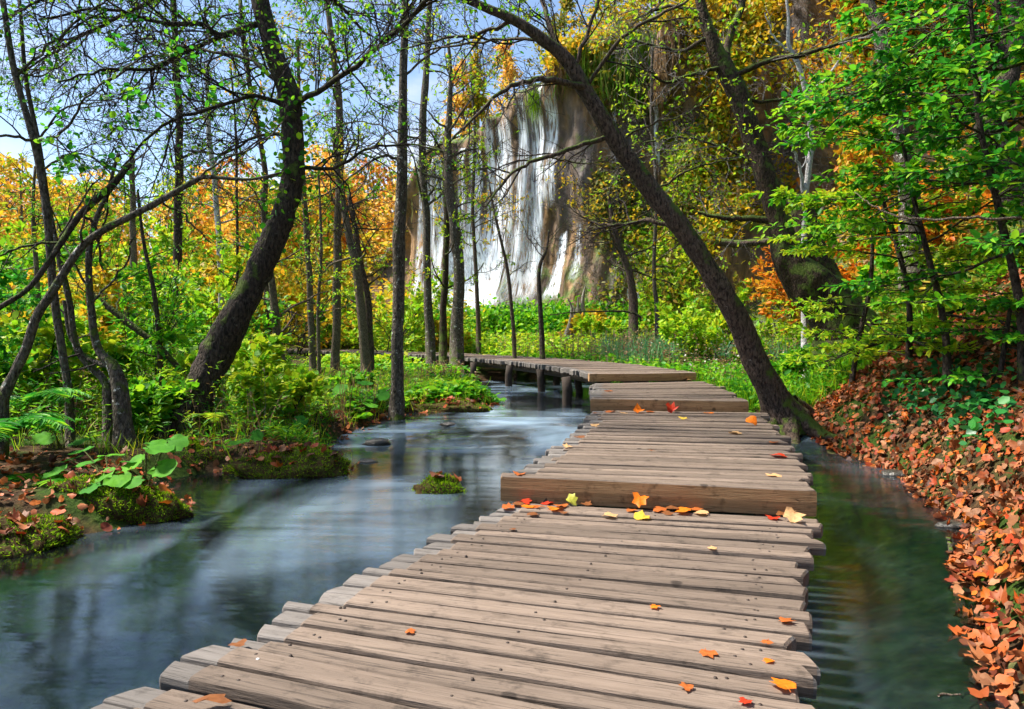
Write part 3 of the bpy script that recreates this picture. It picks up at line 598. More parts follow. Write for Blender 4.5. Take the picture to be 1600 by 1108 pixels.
# ------------------------------------------------------------------ the trees one can tell apart
def vine(t0, t1, n, size, spread):
    def f(lf, r, path):
        p, tg = path_pt(path, r.uniform(t0, t1, n)); leaves(lf, r, p+r.normal(0, spread, (n, 3)), r.normal(size=(n, 3)), size, ROUND)
    return f
tw3 = dict(per=5, len=.75, levels=3, kids=[5, 4], wander=.2, trop=-.01)
tree('leaning_tree', 'thick dark tree bending in an S beside the left mossy stream bank', [(290, 684, 66), (303, 640, 58), (322, 590, 56), (350, 530, 54), (390, 455, 50), (430, 370, 43), (454, 290, 40), (459, 230, 38), (450, 150, 38), (427, 80, 34), (405, 0, 31), (392, -90, 28), (395, -200, 24)], 7.9, 8.6, BARK_DARK, 11, sides=18, rough=.17, thin=.84, roots=7,
     limbs=[([(412, 35), (345, 55), (318, 38), (250, 35), (160, 15), (60, 30)], 11, 3, -1.0), ([(345, 57), (262, 95), (235, 108), (170, 110), (90, 128)], 8, 3, -1.2), ([(452, 170), (400, 150), (330, 170), (250, 200), (190, 262)], 8, 3, -.8),
            ([(455, 165), (520, 128), (600, 68), (668, 0), (720, -60)], 9, 6, -2.0), ([(460, 262), (520, 262), (580, 230), (640, 225)], 7, 3, .5), ([(395, -60), (320, -40), (220, 10), (120, 60), (40, 110)], 10, 3, .8),
            ([(395, -100), (300, -120), (200, -60), (100, -20), (10, 30)], 11, 3, -1.5), ([(392, -80), (450, -60), (520, 0), (570, 50)], 12, 4, 1), ([(450, 140), (380, 90), (300, 75), (220, 60)], 7, 3, 1.5), ([(456, 210), (400, 215), (350, 240), (290, 235)], 6, 2, 1.0)],
     twig=dict(per=9, len=.95, levels=3, kids=[6, 6], wander=.22, trop=-.012, rmin=.0024), leaf=dict(n=2, size=.042, mat=L_GREEN, keep=.36, ns=.8, t=ROUND), extra=vine(.42, .74, 420, .075, .22))
tree('slender_tree', 'straight slim tree with white lichen patches at the stream edge', [(619, 642, 23), (621, 560, 20), (622, 460, 20), (625, 375, 21), (628, 250, 17), (630, 120, 13.5), (632, 0, 12), (634, -130, 10), (636, -260, 8)], 10.2, 10.2, BARK_GREY, 12,
     limbs=[([(622, 250), (602, 243), (571, 258), (526, 293), (475, 315)], 4.5, 2, -.6), ([(630, 120), (680, 80), (740, 60), (800, 70)], 4, 2, .8), ([(632, 20), (590, -10), (540, -10), (490, 30)], 5, 2, .5), ([(632, -10), (690, -40), (760, -20), (830, 30)], 5, 2, -1), ([(628, 240), (600, 200), (560, 190), (520, 200)], 3, 1.5, 1.2)],
     twig=dict(per=4, len=.7, levels=3, kids=[5, 4], trop=-.01, rmin=.003), leaf=dict(n=2, size=.055, mat=L_GREEN, keep=.35))
tree('arching_tree', 'brown tree arching left over the stream from beside the boardwalk', [(1228, 662, 72), (1207, 620, 50), (1180, 565, 46), (1152, 500, 45), (1115, 432, 42), (1068, 362, 40), (1010, 290, 36), (960, 220, 36), (925, 160, 33), (890, 100, 29), (848, 62, 24), (804, 31, 20), (733, 0, 16), (660, -40, 13)], 8.7, 8.0, BARK_BROWN, 13, sides=18, rough=.12, flare=1.45, thin=.76, roots=7,
     limbs=[([(915, 140), (866, 125), (820, 128), (778, 147), (723, 202)], 12, 4, -1), ([(955, 212), (905, 228), (834, 253), (799, 273), (758, 323)], 9, 3, -.6), ([(885, 95), (862, 50), (848, 0), (840, -60)], 10, 6, .6), ([(1068, 362), (1020, 345), (985, 350), (950, 352), (920, 344)], 9, 3, .8),
            ([(804, 31), (740, 55), (690, 62), (620, 80)], 7, 2, .5), ([(850, 62), (790, 62), (700, 72), (650, 85)], 6, 2, 1.2), ([(915, 140), (970, 60), (1040, 20), (1110, -20)], 7, 3, -.6), ([(960, 220), (1030, 190), (1070, 180), (1110, 150)], 4, 2, .6), ([(895, 110), (930, 20), (945, -40)], 7, 4, 0), ([(799, 273), (770, 262), (735, 272), (690, 300)], 3, 1.5, -.4), ([(860, 246), (905, 255), (960, 250)], 3, 1.5, .4), ([(1015, 300), (1090, 260), (1150, 250)], 4, 2, .8)],
     twig=dict(per=4.2, len=.7, levels=3, kids=[5, 4], wander=.22, trop=-.015, rmin=.0026), leaf=dict(n=2, size=.055, mat=L_LIME, keep=.26))
tree('mossy_tree', 'gnarled moss-covered tree rising from the slope right of the falls', [(1335, 530, 110), (1300, 480, 86), (1262, 440, 72), (1228, 400, 54), (1214, 340, 42), (1196, 275, 38), (1178, 212, 38), (1155, 155, 37), (1132, 108, 36), (1112, 66, 28), (1098, 10, 20), (1085, -60, 15), (1080, -160, 12)], 10.6, 10.6, BARK_MOSSY, 14, sides=18, rough=.2, thin=.8,
     limbs=[([(1136, 112), (1138, 66), (1162, 0), (1180, -80)], 14, 8, .4), ([(1128, 105), (1080, 118), (1040, 128), (1000, 100)], 7, 3, -.6), ([(1140, 120), (1210, 92), (1260, 85), (1330, 60), (1420, 30), (1490, 0)], 9, 4, -1.5), ([(1212, 345), (1165, 342), (1130, 340), (1090, 332)], 12, 6, .3), ([(1105, 60), (1060, 80), (1020, 70), (975, 62)], 7, 3, .4), ([(1190, 260), (1120, 228), (1060, 215), (1000, 225)], 5, 2, .3), ([(1100, 20), (1040, 10), (990, 30)], 6, 3, .8), ([(1160, 160), (1230, 155), (1290, 140), (1350, 155)], 6, 3, .6)],
     twig=dict(per=4, len=.8, levels=3, kids=[5, 4], trop=-.01, rmin=.003), leaf=dict(n=2, size=.07, mat=L_LIME, keep=.30), twigmat=TWIG_GREY)
# the dead second stem with its bleached shoot
tree('mossy_stump', 'broken mossy stump leaning behind the gnarled tree', [(1330, 520, 70), (1300, 455, 60), (1272, 390, 52), (1255, 330, 44), (1250, 312, 40)], 10.9, 11.1, BARK_MOSSY, 15, sides=14, rough=.22, thin=.75, cat='stump')
tree('dead_sapling', 'bleached white bare sapling on the mossy stump', [(1256, 330, 10), (1264, 260, 10), (1268, 217, 10), (1261, 152, 9), (1248, 101, 8), (1233, 70, 7), (1232, 25, 5), (1225, -30, 4)], 10.9, 10.8, BARK_WHITE, 16, sides=8, rough=.04,
     limbs=[([(1255, 300), (1250, 262), (1240, 235), (1230, 222)], 6, 3, -.3), ([(1262, 150), (1300, 110), (1320, 60)], 4, 2, .3), ([(1240, 85), (1210, 60), (1195, 20)], 4, 2, 0)], twig=dict(per=3, len=.4, levels=2, kids=[3], rmin=.003), twigmat=BARK_WHITE, flare=1.0)
tree('lichen_tree', 'grey lichened trunk half hidden by the green sprays', [(1425, 330, 30), (1404, 192, 28), (1388, 126, 24), (1374, 40, 22), (1354, 0, 20), (1330, -100, 18)], 12.0, 12.4, BARK_GREY, 17, sides=12,
     limbs=[([(1400, 190), (1360, 152), (1320, 150), (1285, 170)], 8, 4, -.4), ([(1374, 40), (1420, 30), (1500, 10)], 8, 4, -.5)], twig=dict(per=4, len=.8, levels=3, kids=[4, 4], rmin=.003), leaf=dict(n=3, size=.08, mat=L_ORANGE, keep=.5))
tree('forked_tree', 'black forked trunk high up the slope at the right edge', [(1600, 330, 60), (1565, 250, 52), (1548, 200, 46), (1552, 180, 40), (1575, 120, 34), (1590, 40, 28), (1585, -60, 24)], 10.5, 10.5, BARK_DARK, 18, sides=14, rough=.15,
     limbs=[([(1552, 190), (1505, 180), (1480, 168)], 16, 8, -.2), ([(1540, 190), (1530, 150), (1545, 110), (1570, 85), (1560, 20), (1540, -60)], 20, 10, .4), ([(1580, 90), (1520, 40), (1505, 0), (1500, -60)], 14, 8, .2)], twig=dict(per=3, len=.8, levels=3, kids=[4, 4], rmin=.003), leaf=dict(n=3, size=.08, mat=L_DEEP, keep=.5))
# left cluster
tree('thin_tree', 'thin grey tree running up the left edge of the picture', [(110, 640, 13), (97, 556, 13), (82, 430, 13), (67, 303, 12), (50, 212, 11), (20, 101, 10), (3, 0, 9), (-10, -100, 8)], 6.8, 7.0, BARK_GREY, 21, sides=9,
     limbs=[([(50, 214), (76, 219), (106, 197), (131, 157), (187, 111), (240, 80)], 5, 2, -1.0), ([(52, 220), (20, 214), (-30, 210)], 5, 4, -.5), ([(25, 120), (90, 60), (150, 10), (200, -30)], 5, 2, .5), ([(60, 270), (110, 240), (150, 250), (190, 290)], 4, 2, .8), ([(20, 105), (60, 120), (110, 90)], 4, 2, 1)], twig=dict(per=5, len=.6, levels=3, kids=[5, 4], trop=-.01), leaf=dict(n=2, size=.06, mat=L_DEEP, keep=.4, t=ROUND))
tree('bowed_tree', 'grey stem bowing right in a long arc over the left thicket', [(2, 632, 17), (20, 590, 16), (40, 545, 15), (57, 495, 15), (86, 452, 14), (126, 389, 12), (162, 359, 12), (202, 339, 11), (253, 313, 10), (303, 284, 9), (325, 277, 7), (389, 281, 5), (440, 270, 4)], 6.0, 6.4, BARK_GREY, 22, sides=10,
     limbs=[([(253, 313), (290, 340), (330, 380)], 4, 2, .3), ([(303, 284), (350, 250), (410, 225), (450, 180)], 4, 2, .3), ([(126, 389), (130, 340), (150, 300)], 4, 2, -.3)], twig=dict(per=4, len=.45, levels=2, kids=[5]), leaf=dict(n=2, size=.05, mat=L_GREEN, keep=.5))
tree('twin_stem', 'forked thin tree leaning between the bowed stem and the crooked one', [(168, 610, 14), (160, 592, 13), (120, 545, 12), (107, 465, 11), (88, 384, 10), (72, 313, 9), (60, 220, 8), (40, 120, 7), (30, 0, 6)], 7.0, 7.2, BARK_GREY, 23, sides=8, limbs=[([(88, 384), (110, 340), (140, 300), (180, 230)], 4, 2, .4), ([(60, 220), (100, 170), (160, 160)], 4, 2, -.4)], twig=dict(per=5, len=.6, levels=3, kids=[4, 4]), leaf=dict(n=2, size=.05, mat=L_GREEN, keep=.4))
tree('crooked_tree', 'small crooked grey tree with thick foot by the big-leaved plants', [(196, 705, 34), (190, 650, 27), (183, 600, 24), (174, 572, 20), (152, 543, 14), (142, 474, 12), (138, 394, 10), (150, 340, 8), (167, 303, 6), (185, 240, 5)], 6.9, 7.1, BARK_GREY, 24, sides=10, rough=.12, limbs=[([(140, 455), (110, 400), (90, 350)], 4, 2, .3), ([(142, 474), (190, 420), (215, 360)], 4, 2, -.3), ([(175, 575), (140, 560), (112, 530), (100, 470)], 9, 5, .2)], twig=dict(per=4, len=.45, levels=2, kids=[4]), leaf=dict(n=2, size=.06, mat=L_GREEN, keep=.5))
tree('broken_branch_tree', 'black broken stem slanting up to a snapped end at left', [(-30, 500, 10), (0, 480, 9), (50, 445, 9), (96, 379, 10), (126, 334, 11), (177, 288, 11), (203, 257, 9)], 6.2, 7.0, BARK_DARK, 25, sides=9, limbs=[([(126, 334), (150, 360), (160, 420)], 5, 3, .2), ([(96, 379), (40, 385), (0, 400)], 5, 3, -.2), ([(177, 288), (165, 330), (150, 390)], 4, 2, .1)], twig=dict(per=3, len=.5, levels=2, kids=[4]))
# middle distance, behind the near bank
MID = [('tall pale brown tree standing between slimmer stems left of the lichened one', [(523, 575, 14), (526, 430, 14), (528, 329, 13), (531, 227, 13), (526, 126, 12), (513, 25, 10), (505, -100, 8)], 15, BARK_PALE, L_YELLOW),
       ('thin pale tree just left of the tall pale brown one', [(490, 590, 12), (481, 404, 10), (473, 283, 9), (468, 180, 7), (465, 60, 5)], 14.5, BARK_PALE, L_YELLOW),
       ('pale grey tree slanting left behind the far boardwalk', [(573, 590, 17), (559, 440, 15), (544, 354, 13), (530, 280, 9), (520, 200, 7)], 14, BARK_PALE, L_LIME),
       ('dark stem close behind the slanting grey tree', [(578, 560, 12), (574, 470, 11), (557, 374, 9), (545, 300, 7)], 16, BARK_BROWN, L_YELLOW),
       ('tall knobbly tree in front of the left end of the waterfall', [(673, 520, 15), (668, 455, 14), (667, 354, 13), (662, 283, 13), (660, 202, 13), (667, 101, 11), (672, 0, 9), (675, -80, 7)], 20, BARK_GREY, L_LIME),
       ('lichen-spotted tree crossing the middle of the waterfall', [(714, 533, 21), (718, 430, 19), (711, 354, 18), (703, 303, 17), (700, 222, 14), (705, 121, 7), (700, 60, 5)], 19, BARK_GREY, L_LIME),
       ('ivy-grown thinner stem left of the lichen-spotted waterfall tree', [(692, 525, 12), (694, 470, 11), (698, 379, 11), (698, 293, 12), (696, 215, 11)], 19.5, BARK_MOSSY, L_LIME),
       ('leaning bare sapling in the meadow below the falls', [(805, 545, 7), (794, 430, 6), (773, 334, 4), (765, 290, 3)], 18, BARK_BROWN, None),
       ('small dark forked sapling beside the leaning meadow sapling', [(848, 545, 9), (842, 430, 7), (854, 389, 4), (858, 360, 3)], 17.5, BARK_DARK, None),
       ('dark fuzzy tree against the sky behind the bowed stem', [(277, 440, 15), (279, 283, 14), (281, 202, 12), (275, 86, 10), (270, -40, 8)], 17, BARK_DARK, L_GREEN),
       ('white-barked tree left of the bending dark trunk', [(346, 480, 10), (344, 404, 10), (339, 323, 9), (328, 217, 8), (322, 100, 6)], 16, BARK_WHITE, L_LIME),
       ('slim brown tree passing behind the bending dark trunk', [(418, 470, 11), (414, 323, 10), (412, 253, 9), (389, 126, 8), (375, 0, 7)], 15, BARK_BROWN, L_GREEN),
       ('short pale trunk right of the foot of the bending dark tree', [(452, 640, 16), (434, 531, 15), (424, 450, 13), (415, 380, 10), (408, 300, 7)], 10.5, BARK_PALE, L_GREEN),
       ('thread-thin dark tree left of the white-barked tree pair', [(371, 470, 5), (371, 420, 5), (369, 217, 4), (360, 100, 3)], 14, BARK_DARK, L_YELLOW),
       ('pale broken snag against the orange wood', [(208, 420, 11), (207, 303, 9), (206, 243, 9), (204, 236, 7)], 22, BARK_PALE, None),
       ('dark leaning trunk pair under the mossy cliff', [(990, 480, 14), (985, 430, 12), (968, 385, 10), (958, 350, 8), (950, 300, 5)], 20, BARK_BROWN, L_YELLOW),
       ('thin bare tree standing before the right side of the cliff', [(1028, 490, 8), (1022, 420, 7), (1026, 300, 6), (1018, 180, 5), (1020, 60, 4)], 20, BARK_GREY, L_LIME),
       ('pale sapling in the thicket left of the boardwalk bridge', [(500, 600, 7), (497, 500, 6), (502, 380, 5), (497, 260, 3)], 12.5, BARK_PALE, L_LIME),
       ('slim tree at the far end of the boardwalk', [(748, 520, 8), (744, 420, 7), (739, 330, 6), (742, 210, 5), (735, 100, 4)], 24, BARK_BROWN, L_YELLOW),
       ('leaning dark stem between the two left thicket trees', [(255, 640, 10), (250, 560, 9), (242, 470, 8), (225, 380, 6), (215, 300, 5)], 9.0, BARK_BROWN, L_GREEN),
       ('dead brown stem slanting across the left thicket', [(300, 600, 9), (250, 545, 10), (205, 510, 11), (165, 478, 10), (135, 455, 6)], 9.5, BARK_BROWN, None),
       ('pale upright pole tree near the left edge of the thicket', [(60, 600, 10), (62, 520, 9), (58, 440, 8), (52, 350, 6), (55, 260, 4)], 9.8, BARK_PALE, L_LIME)]
for n_, (lb, trk, Y, bk, lm) in enumerate(MID):
    sc_ = Y/12
    tree('mid_tree' if False else 'woodland_tree', lb, trk, Y, Y, bk, 40+n_, auto=dict(n=13 if lm else 6, t0=.25, len=.9*sc_, el=(.0, .9), rr=.35), twig=dict(per=3.2/sc_, len=.55*sc_, levels=3, kids=[4, 4], rmin=.0024*sc_), leaf=dict(n=3, size=.055*sc_, mat=lm, keep=.55) if lm else None, sides=9, rough=.09, group='trees of the middle wood')
# green saplings overhanging from the right slope
def spray_tree(label, trunk, Y, seed, n, ln, mat, size, bias, t0=.05, leafn=5, flat=.25):
    tree('green_sapling', label, trunk, Y, Y, BARK_DARK, seed, auto=dict(n=n, t0=t0, t1=.99, len=ln, el=(-.15, .25), bias=bias, rr=.45, trop=-.03, flat=.8), twig=dict(per=6.5, len=.42, levels=2, kids=[5], flat=flat, trop=-.02, wander=.10), leaf=dict(n=leafn, size=size, mat=mat, droop=.12, up=2.2), sides=8, group='saplings on the right slope')
spray_tree('dense green sapling whose lowest sprays hang over the leaf litter', [(1480, 560, 12), (1470, 480, 11), (1445, 379, 9), (1425, 300, 7), (1410, 220, 5)], 7.2, 61, 20, 1.25, L_GREEN, .085, (-.45, -.1, -.05), .2)
spray_tree('tall dark-stemmed green sapling at the right edge', [(1600, 520, 14), (1586, 435, 13), (1556, 303, 11), (1530, 190, 9), (1520, 60, 7), (1515, -60, 6)], 6.3, 62, 28, 1.4, L_DEEP, .085, (-.6, -.1, -.05), .25)
spray_tree('yellow-green sapling in front of the mossy trunk foot', [(1330, 600, 9), (1345, 520, 8), (1360, 440, 7), (1365, 350, 5)], 9.0, 63, 15, 1.0, L_LIME, .08, (-.2, -.2, 0))
spray_tree('light green sapling between the mossy trunk and the slope', [(1420, 560, 10), (1420, 470, 9), (1400, 380, 8), (1375, 300, 6)], 8.2, 64, 17, 1.2, L_LIME, .08, (-.35, -.2, 0))
spray_tree('leafy bough crown filling the top right corner', [(1680, 420, 20), (1650, 250, 18), (1620, 80, 16), (1600, -60, 12), (1590, -200, 10)], 7.0, 65, 22, 1.8, L_DEEP, .085, (-.9, -.1, .0), .35)
spray_tree('low green bush sapling above the ivy on the bank', [(1560, 600, 9), (1570, 540, 8), (1580, 470, 6)], 6.6, 66, 7, .6, L_DEEP, .075, (-.4, -.2, 0))

# ------------------------------------------------------------------ ground cover
def scatter(r, n, x0, x1, y0, y1, keep=None, shore=.12):
    x = r.uniform(x0, x1, n); y = r.uniform(y0, y1, n); ok = poly_sd(np.stack([x, y], 1), WATER) > shore
    dk = np.ones(n, bool)
    for Lc, Rc, *_ in SEC:                                            # nothing grows through the deck
        dk &= poly_sd(np.stack([x, y], 1), np.vstack([Lc[::4], Lc[-1:], Rc[::-4], Rc[:1]])) > .12
    ok &= dk
    if keep is not None: ok &= keep(x, y)
    return x[ok], y[ok]
def herbs(name, mat, label, r, xy, h, nl, size, tmpl=LANCE, lean=.25, el=(.0, .7), stem=True, cat=None):
    x, y = xy; N = len(x); z = height(x, y); H = r.uniform(h[0], h[1], N); lean_v = r.normal(0, lean, (N, 2))
    sxp = CX+x/y*F; H = H*np.where((sxp > 440) & (sxp < 780) & (y < 24), .3, 1)
    base = np.stack([x, y, z-.02], 1); top = base+np.stack([lean_v[:, 0]*H, lean_v[:, 1]*H, H], 1)
    g = MB()
    t = r.uniform(.15, 1, (N, nl)); p = base[:, None]+(top-base)[:, None]*t[..., None]; p[..., :2] += lean_v[:, None]*(t*t)[..., None]*.2
    az = r.uniform(0, 2*pi, (N, nl)); e = r.uniform(*el, (N, nl)); ax = np.stack([np.cos(az)*np.cos(e), np.sin(az)*np.cos(e), np.sin(e)], -1)
    leaves(g, r, p.reshape(-1, 3), ax.reshape(-1, 3), np.repeat(r.uniform(.7, 1.3, N), nl)*size, tmpl, jit=.15)
    o = tag(g.build(name, mat), label, cat, kind='stuff')
    if stem:
        k = r.random(N) < .5; s_ = MB(); b = base[k]; q = np.stack([b, b*.5+top[k]*.5+r.normal(0, .02, (k.sum(), 3)), top[k]], 1); s_.tubes(q, np.broadcast_to([.004, .003, .002], (k.sum(), 3))*np.clip(y[k]/10, .6, 2.5)[:, None], 3)
        tag(s_.build('stems', TWIG_GREY if stem == 2 else STEM, o), kind='stuff')
    return o
STEM = bark_mat('green_stem', (.05, .07, .015), (.16, .17, .04), (.2, .14, .05), .66, 0, 3)
def grass(name, mat, label, r, xy, h, nb, tmpl=BLADE):
    x, y = xy; N = len(x); z = height(x, y); p = np.repeat(np.stack([x, y, z-.02], 1), nb, 0); p[:, :2] += r.normal(0, .06, (N*nb, 2))
    ax = np.stack([r.normal(0, .3, N*nb), r.normal(0, .3, N*nb), np.ones(N*nb)], 1); g = MB()
    x_ = nrm(ax); leaves(g, r, p, x_, np.repeat(r.uniform(h[0], h[1], N), nb), tmpl, up=.05, jit=.10, nj=1.0); return tag(g.build(name, mat), label, kind='stuff')
r = rng(200)
left = lambda x, y: (x < -.2-.0*y) & (noise3(np.stack([x, y, 0*x], 1), .6, 2)+r.normal(0, .35, len(x)) > -.25)
herbs('undergrowth', L_GREEN, 'green leafy undergrowth filling the left bank', r, scatter(r, 5200, -10, 0, 6.6, 15, left, .3), (.15, .75), 14, .085, LANCE)
herbs('undergrowth', L_LIME, 'yellow-green herbs among the left thicket', r, scatter(r, 3600, -12, 0, 7.4, 18, left, .6), (.3, 1.1), 13, .085, LANCE)
herbs('undergrowth', L_GREEN, 'low broad green leaves beside the far boardwalk', r, scatter(r, 3600, -6, 0, 9.5, 19, lambda x, y: x > -.62*y+3.6, .25), (.12, .45), 9, .13, ROUND, el=(-.1, .5))
herbs('undergrowth', L_LIME, 'taller yellow-green growth deep in the left wood', r, scatter(r, 5200, -26, -1, 15, 32, lambda x, y: (x < -.37*y) | (y > 27)), (.4, 2.0), 13, .14, OVATE)
herbs('undergrowth', L_YELLOW, 'yellowing brush below the far orange wood', r, scatter(r, 4200, -42, -1, 28, 56), (.6, 3.0), 12, .30, OVATE)
herbs('undergrowth', L_GREEN, 'bright green low meadow behind the boardwalk curve', r, scatter(r, 9000, -4, 7, 12, 24), (.15, .5), 10, .13, OVATE, el=(-.1, .6))
herbs('undergrowth', L_LIME, 'green and yellow meadow below the waterfall', r, scatter(r, 6500, -6, 9.5, 20, 33), (.3, 1.1), 11, .15, OVATE)
herbs('dry_stalks', L_DRY, 'brown dry seed stalks standing in the meadow', r, scatter(r, 1500, -2, 6.5, 13.5, 24), (.6, 1.25), 16, .05, OVATE, lean=.12, stem=2)
herbs('dry_stalks', L_DRY, 'dead brown stems among the left thicket', r, scatter(r, 600, -8, -1.4, 7, 14), (.3, .9), 8, .06, LANCE, lean=.2, stem=2)
grass('grass', L_GREEN, 'green grass right of the boardwalk steps', r, scatter(r, 1500, 2.9, 6.5, 9.2, 17, lambda x, y: x < np.interp(y, HILLY, HILLX)+1.5), (.15, .5), 8)
grass('grass', L_LIME, 'pale grass on the slope foot by the arching tree', r, scatter(r, 800, 3.2, 6.5, 9.2, 15), (.15, .45), 7)
grass('grass', L_TEAL, 'blue-green tall grass behind the arching tree', r, scatter(r, 900, 2.6, 6.4, 15.5, 23), (.5, .95), 9)
grass('grass', L_LIME, 'thin grass blades along the left shore', r, scatter(r, 550, -5, -.2, 6.5, 13, None, .12), (.10, .30), 7)
grass('grass', L_DRY, 'dry straw grass in the left thicket', r, scatter(r, 500, -8, -1.5, 7.5, 14, None, .3), (.2, .5), 7)
herbs('flower_heads', L_FLOWER, 'whitish seed heads dotted over the grass right of the steps', r, scatter(r, 60, 2.8, 5.5, 12, 18), (.6, 1.0), 5, .05, ROUND, el=(.3, 1), lean=.1)
herbs('undergrowth', L_GREEN, 'mixed low herbs among the grass right of the steps', r, scatter(r, 2400, 2.9, 7, 9.2, 17), (.1, .5), 9, .085, OVATE)
herbs('dry_stalks', L_DRY, 'brown stalks among the grass right of the steps', r, scatter(r, 500, 2.9, 6.5, 10, 17), (.3, .8), 10, .045, OVATE, lean=.15, stem=2)
# slope cover, right
herbs('undergrowth', L_HILL, 'mixed green and yellow brush covering the right slope', r, scatter(r, 9500, 4.5, 19, 9.5, 27, lambda x, y: x-np.interp(y, HILLY, HILLX) > 1.2), (.2, .9), 11, .12, OVATE)
herbs('undergrowth', L_ORANGE, 'orange brush high on the right slope', r, scatter(r, 1700, 8.5, 18, 13, 25, lambda x, y: x-np.interp(y, HILLY, HILLX) > 3), (.3, 1.2), 12, .13, OVATE)
herbs('undergrowth', L_DEEP, 'deep green brush beneath the right saplings', r, scatter(r, 1100, 4.6, 9, 5.5, 11, lambda x, y: x-np.interp(y, HILLY, HILLX) > 2.7), (.15, .5), 10, .10, OVATE)

# ------------------------------------------------------------------ brush clinging to the cliff
def cliff_brush(name, mat, label, seed, n, px0, px1, v0, v1, size, thr, parent=None, out=.5):
    r = rng(seed); u = r.uniform(px_u(px0), px_u(px1), n); v = v0+(v1-v0)*r.random(n); p = cliff_pt(u, v, 0.05); k = noise3(p, .55, 3)+r.normal(0, .12, n) > thr; p = p[k]; m = len(p)
    p = np.repeat(p, 9, 0)+r.normal(0, .22, (m*9, 3)); nv = np.array([-.35, -1, .1]); p += nv*np.abs(r.normal(0, out, (m*9, 1)))
    g = MB(); leaves(g, r, p, r.normal(size=(len(p), 3)), size, OVATE, jit=1, nj=.8); return tag(g.build(name, mat), label, kind='stuff')
cliff_brush('cliff_brush', L_HILL, 'olive brush hanging on the cliff right of the falls', 300, 4200, 940, 1500, .0, .98, .2, .14)
cliff_brush('cliff_brush', L_LIME, 'yellow-green scrub on the cliff face behind the mossy tree', 301, 3000, 985, 1400, .0, .8, .18, .12)
cliff_brush('cliff_brush', L_ORANGE, 'orange scrub on the upper right cliff', 302, 3200, 1200, 1640, .2, 1, .2, -.05)
cliff_brush('cliff_brush', L_YELLOW, 'yellow scrub all over the upper right cliff', 305, 4400, 1090, 1620, .2, 1, .2, -.12)
cliff_brush('cliff_brush', L_GREEN, 'green brush at the foot of the falls', 303, 1600, 650, 1050, .0, .10, .2, -.2)
cliff_brush('cliff_brush', L_YELLOW, 'yellow bushes along the cliff lip', 304, 1100, 880, 1300, .9, 1.0, .22, -.1)
_r = rng(310); _p = cliff_pt(_r.uniform(px_u(930), px_u(1480), 150), _r.uniform(.05, 1, 150), .1); _o = grow(_r, _p, _r.normal(0, .5, (150, 3))+np.array([-.3, -.8, .25]), 1.6, .02, 3, [5, 4], rmin=.008); _g = MB()
for a_, b_ in _o: _g.tubes(a_, b_, 3)
tag(_g.build('bare_brush', TWIG_GREY), 'bare grey twigs bristling from the right cliff', kind='stuff')
def curtain(px, py, n, ln, wpx, seed, mat=L_CURTAIN):
    r = rng(seed); u = px_u(px)+r.normal(0, wpx*.5, n)*abs(px_u(px+1)-px_u(px)); v = np.clip(py_v(px, py)+r.normal(0, .012, n), 0, 1); p = cliff_pt(u, v, .32)
    p[:, 1] -= np.abs(r.normal(0, .18, n)); g = MB(); leaves(g, r, p, np.array([0, -.12, -1.0]), r.uniform(.5, 1.2, n)*ln, BLADE, up=0, jit=.09, nj=1); return tag(g.build('moss_curtain', mat, cliff), kind='stuff')
for k_, (px, py, n, ln, w_, m_) in enumerate([(820, 140, 420, 1.3, 9, L_MOSS), (868, 120, 300, 1.1, 8, L_CURTAIN), (856, 150, 200, .9, 8, L_MOSS), (775, 165, 500, .8, 24, L_DRY), (745, 188, 420, .8, 28, L_CURTAIN), (682, 225, 420, 1.5, 20, L_CURTAIN), (668, 250, 300, 1.6, 12, L_CURTAIN),
        (965, 70, 900, 2.0, 40, L_CURTAIN), (1000, 60, 900, 2.4, 30, L_CURTAIN), (985, 110, 400, 1.6, 20, L_MOSS), (920, 70, 500, 1.4, 30, L_CURTAIN), (1045, 60, 500, 2.0, 34, L_DRY), (890, 95, 500, 1.2, 16, L_DRY), (720, 200, 260, .8, 24, L_MOSS), (760, 172, 300, .7, 24, L_LIME)]):
    curtain(px, py, n, ln, w_, 320+k_, m_)

# ------------------------------------------------------------------ shrubs
def shrub(label, x, y, h, wd, mat, n, size, seed, tm=TWIG, tmpl=OVATE, z=None):
    r = rng(seed); z0 = float(height(x, y)[0]) if z is None else z; base = np.array([x, y, z0-.03]); root = empty('shrub', base, label, 'shrub', 'shrubs of the wood')
    m = 6; az = r.uniform(0, 2*pi, m); D = np.stack([np.cos(az)*wd/h*.8, np.sin(az)*wd/h*.8, np.ones(m)], 1)
    o = grow(r, np.repeat(base[None], m, 0)+r.normal(0, .05, (m, 3))*[1, 1, 0], D, h*.8*r.uniform(.7, 1.1, m), .012*max(1, y/12), 3, [6, 5], .45, .75, .14, .0, rmin=.0022*max(1, y/10))
    g = MB()
    for k in range(m): 
        s_ = MB(); s_.tubes(o[0][0][k], o[0][1][k], 5); s_.build('stem', tm, root, base)
    g = MB()
    for a_, b_ in o[1:]: g.tubes(a_, b_, 3)
    tag(g.build('twigs', tm, root, base), kind='stuff')
    g = MB(); pos, ax = on_paths(r, o[2][0], max(1, n//len(o[2][0]))); leaves(g, r, pos+r.normal(0, .04, pos.shape), ax, size, tmpl, droop=.1); tag(g.build('crown', mat, root, base), kind='stuff'); return root
